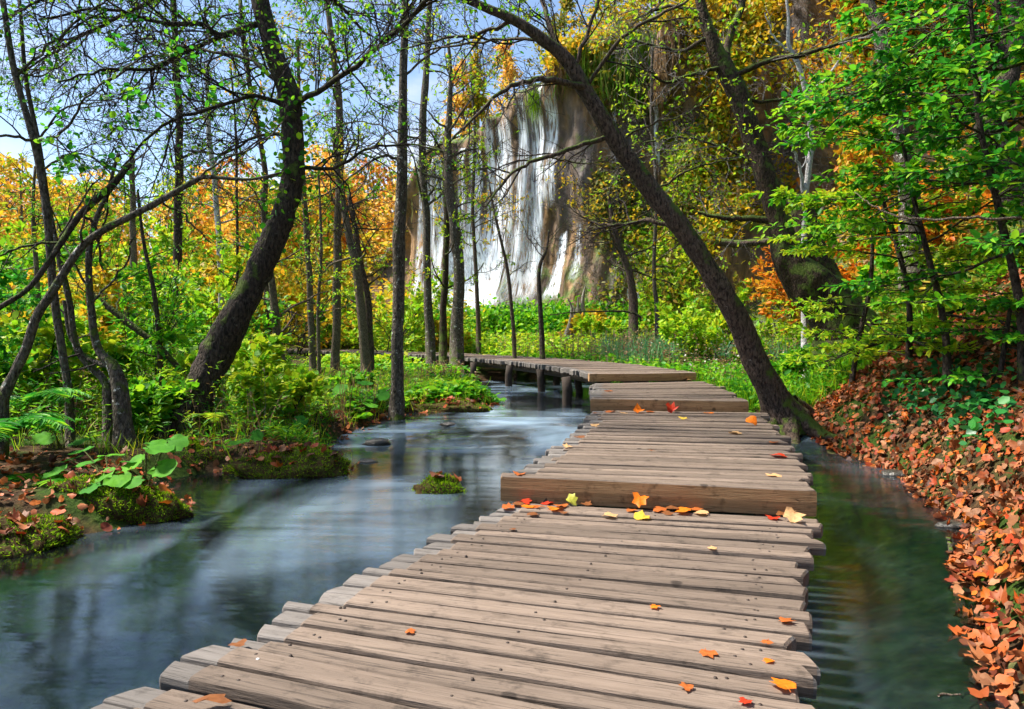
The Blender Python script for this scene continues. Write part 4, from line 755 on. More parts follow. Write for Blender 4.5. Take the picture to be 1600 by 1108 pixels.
SH = [('lime shrub behind the foot of the bending dark tree', 380, 560, 9.2, 1.3, 1.1, L_LIME), ('green shrub in front of the slanting grey tree', 540, 560, 12, .45, .8, L_GREEN), ('tall green shrub filling the gap under the bowed stem', 225, 520, 10, 2.4, 2.0, L_GREEN),
      ('yellow-green shrub left of the crooked tree', 60, 560, 8.5, 1.6, 1.6, L_LIME), ('dark green bush at the left edge', 10, 540, 7.8, 2.0, 1.6, L_DEEP), ('pale yellow shrub beyond the crooked tree', 150, 500, 13, 2.6, 2.2, L_YELLOW), ('green shrub at the left behind the thin grey tree', 90, 480, 14, 3.2, 2.6, L_GREEN),
      ('broad lime shrub between white-barked tree and snag', 300, 480, 14, 3.2, 2.6, L_LIME), ('yellow shrub behind the slim brown tree', 420, 470, 16, 3.4, 2.6, L_YELLOW), ('green shrub beneath the pair of pale trees', 500, 520, 30, 3.4, 3.0, L_GREEN), ('high lime shrub against the orange wood at far left', 30, 440, 20, 4.6, 4, L_LIME),
      ('high green shrub against the orange wood', 200, 440, 21, 4.4, 4, L_GREEN), ('golden shrub in the middle of the left wood', 350, 430, 24, 5, 4, L_YELLOW), ('lime shrub left of the waterfall', 600, 480, 24, 3.6, 3.4, L_LIME), ('tall lime thicket shrub before the orange wood', 120, 420, 26, 6, 5, L_LIME), ('tall yellow-green shrub below the pale snag', 255, 420, 28, 6, 5, L_LIME), ('yellow thicket shrub at the far left edge', -20, 420, 24, 5.5, 4.5, L_YELLOW), ('loose yellow shrub between white-barked and slim brown trees', 385, 420, 30, 7, 5, L_LIME), ('golden shrub left of the tall pale brown tree', 465, 440, 26, 6, 4, L_YELLOW),
      ('green shrub below the left end of the falls', 650, 500, 28, 2.2, 2.2, L_GREEN), ('yellow spotted shrub at the foot of the lichen-spotted tree', 700, 515, 25, 1.6, 1.8, L_YELLOW), ('yellow shrub by the bleached stump', 900, 480, 25, 2.4, 2.4, L_YELLOW), ('bright shrub below the mossy cliff', 960, 490, 23, 2.2, 2.6, L_LIME),
      ('light shrub on the slope behind the arching tree', 1130, 480, 15, 2.2, 2.0, L_LIME), ('green shrub behind the foot of the arching tree', 1260, 560, 11, 1.0, 1.2, L_GREEN), ('yellow shrub above the fallen log on the slope', 1100, 380, 19, 2.6, 2.4, L_LIME), ('orange shrub behind the bleached sapling', 1300, 300, 17, 3.4, 3.0, L_ORANGE), ('red-orange shrub left of the lichened trunk', 1340, 220, 18, 3.4, 3.0, L_ORANGE),
      ('golden shrub under the forked black trunk', 1480, 300, 14, 2.6, 2.4, L_ORANGE), ('yellow shrub high above the lichened trunk', 1400, 120, 19, 4, 3, L_YELLOW), ('green shrub on the slope below the lichened trunk', 1330, 400, 14, 2.2, 2.2, L_GREEN), ('olive shrub high beside the cliff top', 1230, 160, 22, 3.5, 3, L_HILL), ('feathery lime shrub right of the bending dark tree', 430, 600, 8.6, .9, .9, L_LIME), ('short green shrub before the crooked tree', 250, 640, 7.9, .8, .9, L_GREEN)]
for k_, (lb, px, py, Y, h_, wd, mt) in enumerate(SH):
    X = (px-CX)/F*Y; gz = float(height(X, Y)[0]); zz = max(gz, CZ-(py-HY)/F*Y-h_*.5) if px > 1090 else gz
    sz = .055+.0052*Y; shrub(lb, X, Y, h_, wd, mt, 2600 if Y < 22 else 2200, sz, 400+k_, tmpl=OVATE if k_ % 3 else ROUND, z=zz if zz-gz < .3 else gz)

# ------------------------------------------------------------------ far woods
def crowns(name, label, seed, spots, mat, size, n, trunk=BARK_PALE):
    r = rng(seed); g = MB(); tk = MB()
    for x, y, h_, wd in spots:
        z = float(height(x, y)[0]) if y < 900 else 0; m = n; th = r.uniform(0, 2*pi, m); cz = r.uniform(-1, 1, m); rr = np.sqrt(1-cz*cz)*r.uniform(.35, 1, m)**.5
        p = np.stack([x+np.cos(th)*rr*wd, y+np.sin(th)*rr*wd, z+h_*.58+cz*h_*.42], 1); p += .6*wd*.3*np.stack([noise3(p, .5), noise3(p+9, .5), noise3(p+17, .5)], 1); p = p[noise3(p, 1.0, 2) > -.25]
        leaves(g, r, p, r.normal(size=p.shape), size, OVATE, jit=1, nj=.8)
        q = np.array([[x, y, z-.2], [x+.1, y, z+h_*.5], [x-.1, y, z+h_*.9]]); tk.tubes(q, np.array([.16, .12, .04])*h_/12, 5)
        m = 10; o = grow(r, np.repeat(q[1:2], m, 0)+r.uniform(0, 1, (m, 1))*[0, 0, h_*.35], np.stack([r.normal(size=m), r.normal(size=m), np.full(m, .7)], 1), wd*.9, .05, 2, [4], rmin=.015)
        for a_, b_ in o: tk.tubes(a_, b_, 3)
    ob = tag(g.build(name, mat), label, kind='stuff'); tag(tk.build('trunks', trunk, ob), kind='stuff'); return ob
r = rng(500)
sp = [[], [], [], []]
for k_ in range(150):
    y = r.uniform(52, 95); x = r.uniform(-.85, .02)*y; sp[r.choice(4, p=[.56, .10, .22, .12])].append((x, y, r.uniform(8, 12), r.uniform(2.2, 3.6)))
for mt, s_, lb in zip((L_GOLD, L_ORANGE, L_YELLOW, L_LIME), sp, ('golden', 'orange', 'yellow', 'yellow-green')):
    crowns('forest', f'{lb} crowns of the far-off wood at left', 501, s_, mt, .46, 950)
# autumn trees along the cliff top, each one apart
CT = [('slim yellow conifer on the cliff top above the falls', 745, 75, 40, 9, .5, L_YELLOW), ('thin golden tree left of the yellow conifer', 722, 120, 40, 7, 1.0, L_GOLD), ('rusty small tree on the cliff top', 790, 95, 42, 6.5, 1.6, L_GOLD), ('yellow birch behind the cliff lip', 960, 0, 36, 8, 2.2, L_YELLOW), ('orange-leaved tree above the hanging moss', 1030, -20, 34, 8, 2.0, L_YELLOW),
      ('yellow-green tree at the top behind the mossy fork', 1120, -30, 31, 8, 2.4, L_LIME), ('golden tree high over the bleached sapling', 1230, -50, 29, 8, 2.6, L_YELLOW), ('orange tree high over the lichened trunk', 1340, -60, 27, 8, 2.6, L_ORANGE), ('yellow tree in the upper right behind the sprays', 1450, -40, 25, 8, 2.6, L_YELLOW), ('olive tree crowding the cliff top', 880, 30, 38, 7, 1.8, L_HILL)]
for k_, (lb, px, py, Y, h_, wd, mt) in enumerate(CT):
    top = P(px, py, Y); r = rng(520+k_); cp = cliff_pt(px_u(px), 1.0); base = np.array([top[0], top[1], max(cp[2]+.5, top[2]-h_)]); h2 = max(4, top[2]-base[2]+1); root = empty('autumn_tree', base, lb, 'tree', 'trees on the cliff top')
    q = np.array([base-[0, 0, 1.5], base+[.1, 0, h2*.5], base+[0, 0, h2]]); g = MB(); g.tubes(spline(q, 8), np.linspace(.13, .03, 8), 7); g.build('trunk', BARK_PALE, root, base)
    m = 24; t = r.uniform(.2, .98, m); S = base+np.outer(t, [0, 0, h2]); o = grow(r, S, np.stack([r.normal(size=m), r.normal(size=m), np.full(m, .5)], 1), wd*(1.15-t)*1.2, .04, 3, [5, 4], rmin=.012); g = MB()
    for a_, b_ in o: g.tubes(a_, b_, 3)
    tag(g.build('twigs', BARK_GREY, root, base), kind='stuff'); pos, ax = on_paths(r, o[-1][0], 4); g = MB(); leaves(g, r, pos+r.normal(0, .12, pos.shape), ax, .2, OVATE); tag(g.build('crown', mt, root, base), kind='stuff')

# ------------------------------------------------------------------ fallen leaves on the banks
def on_ground(x, y, lift=.015):
    e = .05; z = height(x, y); gx = (height(x+e, y)-z)/e; gy = (height(x, y+e)-z)/e; return np.stack([x, y, z+lift], 1), nrm(np.stack([-gx, -gy, np.ones_like(z)], 1))
def litter(name, label, r, xy, size, mat, tilt=.45, lift=(.005, .05)):
    x, y = xy; p, n = on_ground(x, y, 0); p += n*r.uniform(*lift, len(x))[:, None]; g = MB(); ks = r.integers(0, NLT, len(x))
    for k in range(NLT):
        m = ks == k; pp = p[m]; nn = nrm(n[m]+r.normal(0, tilt, (m.sum(), 3))); a = r.normal(size=(m.sum(), 3)); xx = nrm(np.cross(nn, a)); yy = np.cross(nn, xx); sz = size*r.uniform(.4, 1.3, m.sum())
        tv, tf = MAPLE[k]; v = pp[:, None]+sz[:, None, None]*((tv[None, :, 0:1]-.3)*xx[:, None]+tv[None, :, 1:2]*yy[:, None]+tv[None, :, 2:3]*nn[:, None])
        g.add(v.reshape(-1, 3), (np.arange(len(pp))[:, None, None]*len(tv)+tf[None]).reshape(-1, 3))
    return tag(g.build(name, mat), label, kind='stuff') if name else g
r = rng(600)
hd = lambda x, y: x-np.interp(y, HILLY, HILLX)
def rb(x, y):
    d = hd(x, y); return (d > -.12) & (d < np.interp(y, [1, 4, 8, 11], [2.5, 3.6, 4.2, 2.0])) & (r.random(len(x)) < 1.15-.18*d)
rx, ry = scatter(r, 34000, 1.4, 9, 1.6, 10.4, rb, -.10)
# the three hundred that show largest lie singly on the ground, the rest are one mass
pr_ = on_ground(rx, ry)[0]; sx_ = CX+pr_[:, 0]/pr_[:, 1]*F; sy_ = HY-(pr_[:, 2]-CZ)/pr_[:, 1]*F; vis = (sx_ > 0) & (sx_ < 1600) & (sy_ > 0) & (sy_ < 1108); order = np.argsort(np.where(vis, ry, 99)); near_, rest = order[:300], order[300:]
litter('leaf_litter', 'orange and brown fallen leaves carpeting the right bank', r, (rx[rest], ry[rest]), .082, L_LITTER, .5)
LM = []
for k in range(NLT):
    g = MB(); g.add(MAPLE[k][0]*np.array([1, 1, 1])-np.array([.3, 0, 0]), MAPLE[k][1]); me = g.mesh('fallen_leaf'); me.materials.append(L_LITTERO); LM.append(me)
from mathutils import Matrix
pn, nn_ = on_ground(rx[near_], ry[near_], .02)
for p, n in zip(pn, nn_):
    n = nrm(n+r.normal(0, .35, 3)); xx = nrm(np.cross(n, r.normal(size=3))); yy = np.cross(n, xx); s_ = .082*r.uniform(.5, 1.35)
    o = bpy.data.objects.new('fallen_leaf', LM[r.integers(NLT)]); COL.objects.link(o); o.parent = ground; p = p+n*r.uniform(.02, .05)
    o.matrix_local = Matrix([[xx[0]*s_, yy[0]*s_, n[0]*s_, p[0]], [xx[1]*s_, yy[1]*s_, n[1]*s_, p[1]], [xx[2]*s_, yy[2]*s_, n[2]*s_, p[2]], [0, 0, 0, 1]])
lx, ly = scatter(r, 5200, -5.5, .2, 6.3, 12.5, None, -.05)
k_ = poly_sd(np.stack([lx, ly], 1), WATER) < r.uniform(.1, 1.0, len(lx)); litter('leaf_litter', 'rust brown leaves along the left shore', r, (lx[k_], ly[k_]), .08, L_LITTER)
lx, ly = scatter(r, 1500, -6, -2.2, 3.4, 6.3, None, -.02); litter('leaf_litter', 'dead leaves on the dark bank at the left edge', r, (lx, ly), .075, L_LITTER)
# ivy over the leaf litter
ix = r.uniform(0, 1, 190); px_ = 1415+ix*150+r.normal(0, 22, 190); py_ = 640-ix*30+r.normal(0, 26, 190)+60*(ix > .55)*r.random(190); ip = []
for a, b in zip(px_, py_):
    ys_ = np.linspace(3.5, 11, 60); xs_ = (a-CX)/F*ys_; zz = height(xs_, ys_); f_ = (CZ-(b-HY)/F*ys_)-zz; k = np.argmax(f_ < 0); ip.append((xs_[k], ys_[k]))
ip = np.array(ip); p, n = on_ground(ip[:, 0], ip[:, 1], .07); p = np.repeat(p, 3, 0)+r.normal(0, .05, (len(p)*3, 3)); g = MB(); leaves(g, r, p, r.normal(size=p.shape), .08, ROUND, up=1.0, jit=.3, nj=.4)
tag(g.build('ivy', L_IVY), 'dark green ivy creeping over the leaves on the right bank', kind='stuff')

# ------------------------------------------------------------------ mossy mounds in the stream
MOSS = NT('moss_ground'); c_ = MOSS.noise(MOSS.coord(), 30, 5, .7); MOSS = MOSS.done(MOSS.pbr(MOSS.ramp(c_, [(.3, (.015, .014, .005)), (.5, (.07, .04, .018)), (.65, (.08, .14, .012))]), .95, .1, MOSS.bump(c_, .8, .03)))
def mound(label, c, rx_, ry_, h_, seed, nm, nl, moss_side=(0, -1)):
    r = rng(seed); wz = float(water_z(c[0], c[1])); base = np.array([c[0], c[1], wz-.05]); root = empty('mossy_mound', base, label, 'mound', 'mossy mounds in the stream')
    A, B = 28, 10; th = np.linspace(0, 2*pi, A, endpoint=False); ph = np.linspace(0, pi/2, B); TH, PH = np.meshgrid(th, ph); d = np.stack([np.cos(TH)*np.cos(PH), np.sin(TH)*np.cos(PH), np.sin(PH)], -1)
    rr = 1+.20*noise3(d*1.6+seed, 1.2, 2)+.24*noise3(d*4.2+seed, 1.2, 2); v = d*rr[..., None]*np.array([rx_, ry_, h_]); v[0, :, 2] = -.2
    g = MB(); g.add((v+base).reshape(-1, 3), [[a*A+b, a*A+(b+1) % A, (a+1)*A+(b+1) % A, (a+1)*A+b] for a in range(B-1) for b in range(A)]); g.build('body', MOSS, root, base)
    i = r.integers(1, B, nm); j = r.integers(0, A, nm); j2 = (j+1) % A; f1 = r.random((nm, 1)); f2 = r.random((nm, 1)); i2 = i-1
    p = (v[i, j]*(1-f1)+v[i, j2]*f1)*f2+(v[i2, j]*(1-f1)+v[i2, j2]*f1)*(1-f2); nn = nrm(p/np.array([rx_, ry_, h_])**2)
    tops = p[p[:, 2] > .45*h_]
    k = p[:, 2] > .0; p = p[k]; nn = nn[k]; k = noise3(p*3+seed, 1.2, 2)+r.normal(0, .2, len(p)) > -.22; p = p[k]; nn = nn[k]
    g = MB(); leaves(g, r, p+base-nn*.004, nn+.4*r.normal(size=nn.shape), .032, LANCE, up=.2, jit=.3, nj=1); tag(g.build('moss', L_MOSS, root, base), kind='stuff')
    if nl:
        g = MB()
        for k in range(nl):
            q = tops[r.integers(len(tops))]*np.array([.98, .98, 1])+base+[0, 0, r.uniform(.015, .05)]; n = nrm(np.array([0, 0, 1])+r.normal(0, .45, 3)); xx = nrm(np.cross(n, r.normal(size=3))); yy = np.cross(n, xx); tv, tf = MAPLE[r.integers(5)]; s_ = r.uniform(.06, .13)
            me = bpy.data.objects.new('fallen_leaf', LM[r.integers(NLT)]); COL.objects.link(me); me.parent = root; q = q-base; me.matrix_local = Matrix([[xx[0]*s_, yy[0]*s_, n[0]*s_, q[0]], [xx[1]*s_, yy[1]*s_, n[1]*s_, q[1]], [xx[2]*s_, yy[2]*s_, n[2]*s_, q[2]], [0, 0, 0, 1]])
    return root
mound('leaf-strewn mossy mound under the big-leaved plants', G(172, 806, -.30), .52, .30, .29, 701, 9000, 60)
mound('mossy mound with red leaves in front of the bending dark tree', G(455, 735, -.28), .60, .28, .27, 702, 9000, 70)
mound('tiny mossy islet alone in the stream beside the near step', G(682, 766, -.30), .25, .15, .15, 703, 3500, 8)
mound('low mossy hump at the left shore behind the big-leaved plants', G(300, 722, -.25), .5, .3, .32, 704, 5000, 16)
mound('leafy spit below the slim lichened tree', G(690, 642, -.17), .9, .32, .20, 705, 4000, 70)
mound('dark mossy clod at the foot of the left ferns', G(20, 850, -.30), .42, .26, .22, 706, 4000, 40)
ROCK = NT('wet_stone'); c_ = ROCK.noise(ROCK.coord(), 14, 5, .65); ROCK = ROCK.done(ROCK.pbr(ROCK.ramp(c_, [(.3, (.012, .012, .011)), (.7, (.085, .075, .06))]), .3, .5, ROCK.bump(c_, .8, .03)))
def rock(label, px, py, s_, seed, z=-.24, group='stones in the stream'):
    r = rng(seed); c = G(px, py, z); A, B = 12, 8; th = np.linspace(0, 2*pi, A, endpoint=False); ph = np.linspace(-pi/2, pi/2, B); TH, PH = np.meshgrid(th, ph); d = np.stack([np.cos(TH)*np.cos(PH), np.sin(TH)*np.cos(PH), np.sin(PH)], -1)
    v = d*(1+.45*noise3(d*2.2+seed, 1.4, 3))[..., None]*np.array([s_*1.3, s_*.8, s_*.42]); g = MB(); g.add((v+c).reshape(-1, 3), [[a*A+b, a*A+(b+1) % A, (a+1)*A+(b+1) % A, (a+1)*A+b] for a in range(B-1) for b in range(A)])
    tag(g.build('stone', ROCK, None, c), label, 'stone', group)
rock('dark wet stone breaking the rapids by the left shore', 590, 692, .12, 721, -.27); rock('flat stone just below the rapids', 575, 722, .07, 723, -.30); rock('round stone in the far rapids before the bridge', 700, 664, .08, 725, -.2)
rock('pale boulder among the leaves beside the arching tree', 1275, 663, .10, 726, -.12, 'stones on the right bank'); rock('dark stone at the waterline of the right bank', 1400, 742, .12, 727, -.3, 'stones on the right bank'); rock('dark stone at the right waterline nearer the camera', 1490, 822, .10, 728, -.3, 'stones on the right bank'); rock('small stone under the right bank leaves', 1330, 700, .10, 729, -.3, 'stones on the right bank')

# ------------------------------------------------------------------ big-leaved plants and ferns
def big_leaf(size, cup, seed):
    r = rng(seed); n = 20; th = np.linspace(-pi*.93, pi*.93, n); rad = (.52+.12*np.cos(th))*(1+.10*np.cos(9*th)*.6+.05*r.normal(size=n)); rim = np.stack([.42+rad*np.cos(th)*.9, rad*np.sin(th), cup*rad**2+.03*np.sin(5*th)], 1); mid = rim*np.array([.55, .55, .35])+np.array([.18, 0, -.01])
    v = np.vstack([[(.15, 0, 0)], mid, rim])*size; f = [(0, 1+k, 2+k) for k in range(n-1)]; q = [(1+k, 1+n+k, 2+n+k, 2+k) for k in range(n-1)]; return v, np.array(f), np.array(q)
def big_plant(label, foot, lvs, seed):
    r = rng(seed); foot = np.array(foot, float); root = empty('broadleaf_plant', foot, label, 'plant', 'big-leaved plants on the left shore')
    for k, (px, py, dY, s_, yaw) in enumerate(lvs):
        tip = P(px, py, foot[1]+dY); q = spline(np.array([foot+r.normal(0, .02, 3)*[1, 1, 0], foot*.5+tip*.5+[0, 0, .05], tip]), 8); g = MB(); g.tubes(q, np.linspace(.007, .004, 8), 6); g.build('stem', STEM, root, foot)
        s_ = s_*.8; v, f, qd = big_leaf(s_, .35*r.uniform(-.6, 1), seed*7+k); a = np.array([math.cos(yaw), math.sin(yaw), -.25+r.normal(0, .15)]); a = nrm(a); n = nrm(np.array([0, -.45, 1.0])+r.normal(0, .22, 3)); y = nrm(np.cross(n, a)); z = np.cross(a, y)
        g = MB(); w_ = tip+v[:, :1]*a+v[:, 1:2]*y+v[:, 2:3]*z-.15*s_*a; g.add(w_, f); g.q.append(qd); g.build('leaf_blade', BIGLEAF, root, foot)
m = NT('big_leaf'); n_ = m.noise(m.coord(), 14, 4, .6); oi = m.n('ShaderNodeObjectInfo').outputs['Random']; c = m.mix(oi, (.05, .25, .02), (.14, .42, .02)); c = m.mix(m.ramp(n_, [(.4, (0, 0, 0)), (.75, (.7, .7, .7))]), c, (.03, .16, .02)); a_ = m.pbr(c, .65, .15); t_ = m.n('ShaderNodeBsdfTranslucent'); m.l(c, t_.inputs[0]); x_ = m.n('ShaderNodeMixShader'); x_.inputs[0].default_value = .4; m.l(a_, x_.inputs[1]); m.l(t_.outputs[0], x_.inputs[2]); BIGLEAF = m.done(x_.outputs[0])
f1 = G(228, 778, -.16)
big_plant('tall plant with three big leaves on the leaf-strewn mound', f1, [(228, 697, 0, .30, .3), (222, 722, .05, .24, 2.9), (245, 728, -.05, .24, -.3), (262, 690, .1, .22, .2)], 31)
f2 = G(170, 775, -.12); big_plant('low clump of round green leaves at the mound back', f2, [(120, 745, .1, .22, 2.6), (140, 725, .2, .24, 2.2), (165, 712, .3, .24, 1.5), (190, 720, .2, .22, .6), (178, 742, 0, .22, -.6), (150, 755, -.05, .2, -2), (100, 735, .3, .22, 3), (200, 750, 0, .18, -.4), (132, 705, .4, .22, 2.4), (160, 735, .1, .24, -1.2), (110, 718, .4, .2, 2)], 32)
f3 = G(95, 700, -.02); big_plant('broad-leaved plant behind the clump near the left ferns', f3, [(70, 660, 0, .26, 2.8), (95, 655, .2, .28, 1.2), (80, 680, -.1, .24, -2), (115, 690, 0, .22, -.4), (60, 640, .2, .24, 2)], 33)
f4 = G(372, 708, -.1); big_plant('single drooping green leaf at the edge of the red-leaved mound', f4, [(375, 688, -.05, .26, -1.3), (392, 680, .1, .18, .4)], 34)
f5 = G(560, 640, -.02); big_plant('spreading big leaves between the slim tree and the shore', f5, [(540, 610, 0, .3, 2.8), (565, 602, .2, .3, 1.2), (590, 615, -.1, .26, .1), (530, 632, -.2, .28, -2.4), (575, 630, -.3, .26, -1), (500, 625, .2, .28, 3), (515, 605, .5, .28, 2)], 35)
f6 = G(430, 668, -.02); big_plant('dark big-leaved plant at the foot of the short pale trunk', f6, [(410, 645, 0, .26, 2.8), (440, 640, .2, .28, 1.2), (460, 655, -.1, .24, .1), (425, 660, -.2, .24, -2.4)], 36)
def fern(label, foot, n, ln, seed, mat=L_DEEP):
    r = rng(seed); foot = np.array(foot, float); root = empty('fern', foot, label, 'fern', 'ferns at the left edge')
    for k in range(n):
        az = r.uniform(0, 2*pi); l = ln*r.uniform(.7, 1.1); t = np.linspace(0, 1, 9); q = foot+np.stack([np.cos(az)*t*l*.8, np.sin(az)*t*l*.8, l*(.85*t-.75*t*t)], 1); g = MB(); g.tubes(q, np.linspace(.004, .0015, 9), 4)
        tt = np.repeat(np.linspace(.12, .99, 26), 2); p, tg = path_pt(q, tt); sd_ = np.where(np.arange(52) % 2 == 0, 1, -1)[:, None]; ax = np.cross(tg, [0, 0, 1.0])*sd_+tg*.35
        leaves(g, r, p, ax, .19*l*np.sin(np.pi*np.clip(tt*.85+.15, 0, 1))**.7+.01, LANCE, jit=.05, nj=.1, droop=.1); g.build('frond', mat, root, foot)
fern('dark fern hanging at the left edge above the water', P(-10, 690, 5.6), 14, .75, 751); fern('second fern just behind the dark edge fern', P(30, 640, 6.4), 12, .7, 752); fern('small fern beside the leaf-strewn mound', P(55, 770, 5.3), 9, .5, 753, L_GREEN); fern('fern at the foot of the bending dark tree', P(335, 660, 7.9), 9, .6, 754, L_LIME)

# ------------------------------------------------------------------ sticks and stumps
def stick(name, label, pts, w0, w1, mat, cat='branch', r_=rng(3)):
    q = np.array([P(*p) for p in pts]); s_ = spline(q, 6*len(q)); s_[1:-1] += r_.normal(0, .006, (len(s_)-2, 3)); g = MB(); g.tubes(s_, np.linspace(w0, w1, len(s_)), 8, .08, cap=True); tag(g.build(name, mat, None, s_[0]), label, cat)
stick('fallen_branch', 'pale forked driftwood branch on the left shore', [(515, 652, 10.4), (555, 640, 10.3), (590, 622, 10.2), (612, 605, 10.2)], .022, .008, BARK_PALE)
stick('fallen_branch', 'thin driftwood twig under the pale forked branch', [(510, 662, 10.2), (550, 655, 10.1), (580, 638, 10.0), (590, 600, 10.0)], .014, .005, BARK_PALE)
stick('stick', 'grey stick standing at the waterline of the right bank', [(1484, 880, 4.3), (1487, 860, 4.35), (1480, 842, 4.4)], .018, .012, BARK_GREY, 'stick')
stick('stick', 'long thin straw-coloured twig in the bottom right corner', [(1466, 1087, 2.62), (1530, 1088, 2.68), (1600, 1096, 2.75)], .005, .004, BARK_PALE, 'stick')
stick('fallen_log', 'reddish broken log lying on the slope left of the mossy tree', [(1125, 378, 13.5), (1150, 381, 13.4), (1185, 379, 13.2), (1215, 376, 13)], .08, .07, BARK_BROWN, 'log')
g = MB(); q0 = P(903, 505, 24.5); r = rng(77)
for k in range(7):
    a = np.array([r.normal(0, .13), r.normal(0, .10), 0]); h_ = r.uniform(.5, 1.55); q = np.array([q0+a*1.5-[0, 0, .5], q0+a, q0+a*.8+[0, 0, h_*.6], q0+a*1.1+[r.normal(0, .05), 0, h_]]); g.tubes(spline(q, 10), np.linspace(.15, .02, 10)*r.uniform(.7, 1.1), 8, .2)
tag(g.build('bleached_stump', STUMP, None, q0), 'bleached splintered stump below the waterfall', 'stump')
stick('bare_bough', 'long pale bare bough reaching in from the right edge', [(1720, 340, 5.4), (1600, 341, 5.5), (1500, 342, 5.6), (1420, 341, 5.8), (1370, 325, 6.0), (1335, 300, 6.2)], .016, .004, BARK_PALE, 'bough')
stick('bare_bough', 'dark bare bough arching over the meadow below the falls', [(1003, 497, 18), (985, 488, 18), (950, 486, 18), (900, 488, 18), (860, 492, 18)], .035, .012, BARK_DARK, 'bough')

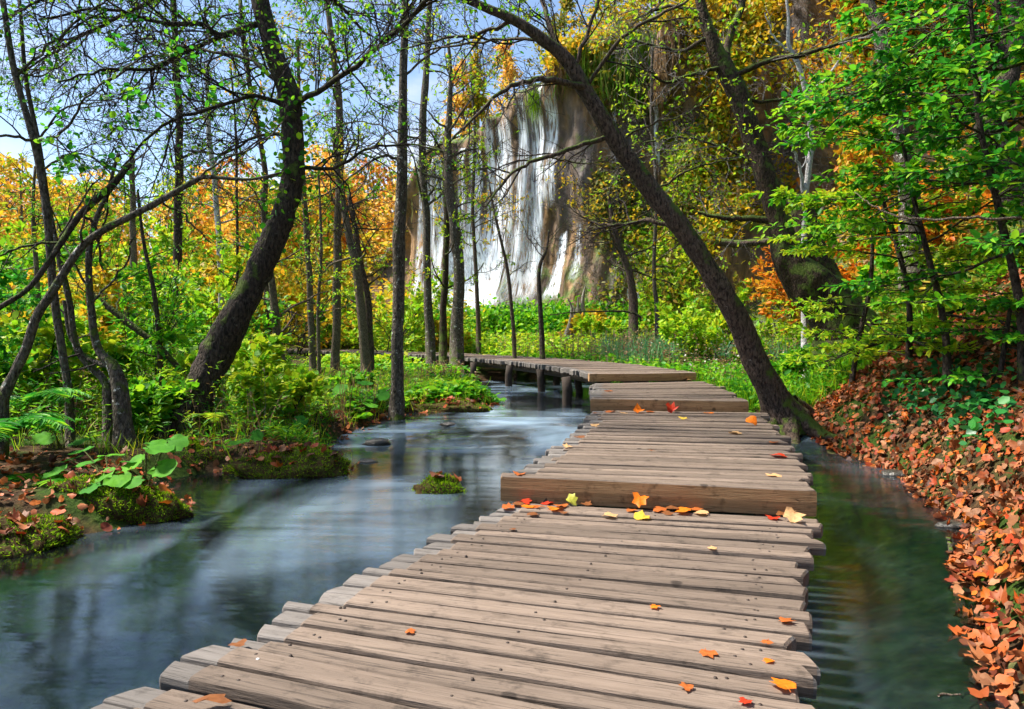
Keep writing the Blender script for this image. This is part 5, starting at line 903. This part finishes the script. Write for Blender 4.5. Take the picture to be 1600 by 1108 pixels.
# ------------------------------------------------------------------ leaves lying on the boardwalk
DL = [(795, 792, 0, .11, 'russet', 'russet leaf at the left end of the near step foot'), (818, 784, 0, .12, 'red', 'red leaf pressed against the left part of the near step'), (842, 792, 0, .12, 'russet', 'curled russet leaf third along the near step foot'), (866, 795, 0, .13, 'orange', 'flat orange leaf below the left part of the near step'), (835, 803, 0, .10, 'brown', 'thin brown leaf a plank before the near step'),
      (806, 786, .0, .10, 'brown', 'brown leaf tucked under the near step left of the red one'), (826, 790, .0, .11, 'orange', 'dull orange leaf lying below the red one at the near step'), (853, 786, .0, .11, 'red', 'second red leaf along the left near step foot'), (878, 789, .0, .10, 'russet', 'russet leaf just left of the olive one'), (880, 800, .0, .07, 'brown', 'brown scrap in front of the olive leaf'), (1046, 801, .0, .09, 'brown', 'torn brown leaf in front of the right heap'), (1084, 794, .0, .11, 'russet', 'russet leaf between the bright orange and pale ones'), (1222, 803, .0, .09, 'brown', 'brown leaf between red and cupped tan ones'), (985, 796, .0, .08, 'russet', 'rust scrap left of the upright orange leaf'),
      (893, 783, .02, .09, 'olive', 'olive green leaf leaning on the near step'), (915, 787, 0, .09, 'brown', 'small brown leaf beside the olive one'), (950, 805, 0, .11, 'tan', 'shrivelled tan leaf in front of the near step'), (1000, 786, .03, .12, 'orange', 'upright orange leaf at the middle of the near step'), (1003, 808, 0, .13, 'yellow', 'yellow leaf flat in front of the near step middle'),
      (1032, 797, 0, .12, 'russet', 'russet curled leaf right of the yellow one'), (1052, 792, .01, .12, 'brown', 'brown leaf among the right heap at the near step'), (1070, 797, .01, .12, 'orange', 'bright orange leaf in the heap at the near step'), (1098, 801, 0, .10, 'tan', 'pale leaf ending the heap at the near step'), (1208, 808, 0, .10, 'red', 'red leaf near the right end of the near step'), (1240, 806, .02, .13, 'tan', 'large cupped tan leaf at the right end of the near step'),
      (1105, 1018, 0, .075, 'russet', 'rust leaf with stalk on the near planks'), (1198, 1001, 0, .05, 'russet', 'little rust leaf near the right ends of the near planks'), (1200, 1032, 0, .05, 'orange', 'little orange leaf below the rust one at right'), (1226, 968, 0, .07, 'russet', 'leaf caught in a gap at the right plank ends'), (1226, 1070, 0, .09, 'orange', 'orange leaf at the lower right plank end'), (1166, 1092, 0, .05, 'red', 'red scrap at the bottom of the deck'), (328, 1094, .01, .13, 'brown', 'long curled brown leaf on the nearest left plank'),
      (640, 986, 0, .045, 'russet', 'tiny rust scrap between the left near planks'), (1022, 946, 0, .05, 'orange', 'small orange leaf in the middle of the near deck'), (1115, 856, 0, .05, 'tan', 'small tan leaf on the upper near deck'), (802, 826, 0, .04, 'brown', 'tiny brown leaf on the upper left near deck'), (372, 1003, .0, .07, 'brown', 'brown leaf stuck at a left plank end'), (1075, 1072, 0, .05, 'russet', 'rust leaf low on the near deck'),
      (932, 645, .15, .12, 'brown', 'brown leaf at the left end of the middle step'), (955, 643, .15, .14, 'russet', 'russet leaf at the foot of the middle step'), (976, 645, .15, .12, 'tan', 'tan leaf at the foot of the middle step'), (1000, 641, .17, .15, 'orange', 'orange leaf leaning on the middle step'), (1014, 643, .15, .13, 'russet', 'dull leaf right of the orange one at the middle step'), (1050, 641, .17, .17, 'red', 'big red leaf at the middle step'), (1070, 654, .15, .14, 'yellow', 'yellow leaf a little before the middle step'), (1108, 645, .16, .15, 'orange', 'orange leaf right along the middle step'),
      (1175, 660, .17, .15, 'orange', 'bright orange leaf by the arching tree foot'), (1147, 676, .15, .16, 'tan', 'flat tan leaf on the middle deck near the tree'), (930, 664, .15, .13, 'tan', 'tan leaf near the left edge of the middle deck'), (903, 682, .16, .13, 'brown', 'brown leaf on the left plank ends of the middle deck'), (887, 697, .15, .10, 'tan', 'pale leaf below the brown one at left'), (1207, 690, .15, .10, 'russet', 'russet leaf at the right edge of the middle deck'), (1216, 711, .15, .15, 'red', 'red leaf streak at the right edge of the middle deck'), (1210, 743, .15, .12, 'tan', 'tan leaf on the last right planks before the near step'), (1018, 703, .15, .06, 'brown', 'dark crumpled leaf in the middle of the deck'), (812, 740, .15, .10, 'russet', 'curled leaf on the near step left corner'),
      (953, 611, .285, .14, 'orange', 'small orange leaf on the upper deck'), (936, 595, .285, .2, 'tan', 'tan leaf at the left of the far step'), (964, 594, .285, .12, 'red', 'red leaf at the far step'), (980, 594, .285, .18, 'orange', 'orange leaf at the far step'), (1076, 594, .285, .22, 'tan', 'pale curled leaf at the right end of the far step')]
r = rng(900)
for k, (px, py, z, s_, cn, lb) in enumerate(DL):
    q = G(px, py, z+.012); lift = .05 if z in (.02, .03, .01, .17, .16) else .0; n = nrm(np.array([0, 0, 1])+r.normal(0, .07, 3)+(np.array([0, -.9, 0]) if z in (.02, .03, .17) else 0)); a = r.normal(size=3); xx = nrm(np.cross(n, a)); yy = np.cross(n, xx)
    tv, tf = maple(r.choice([.08, .2, .35, -.08]), 1000+k); v = (tv-[.3, 0, 0]); v = v[:, :1]*xx+v[:, 1:2]*yy+v[:, 2:3]*n; v *= s_*1.15; v[:, 2] *= 1 if z in (.02, .03, .17) else .45; v[:, 2] -= np.sort(v[:, 2])[2]+.004
    if 'long' in lb: v[:, 1] *= .45
    g = MB(); g.add(v+q, tf); c_ = v[0]+q; tl = v[7]+q; g.tubes(np.array([c_, tl, tl+(tl-c_)*.9]), np.array([.0016, .0013, .001]), 4)
    tag(g.build('fallen_leaf', LEAFC[cn], None, q, smooth=True), lb, 'leaf', 'leaves on the boardwalk')
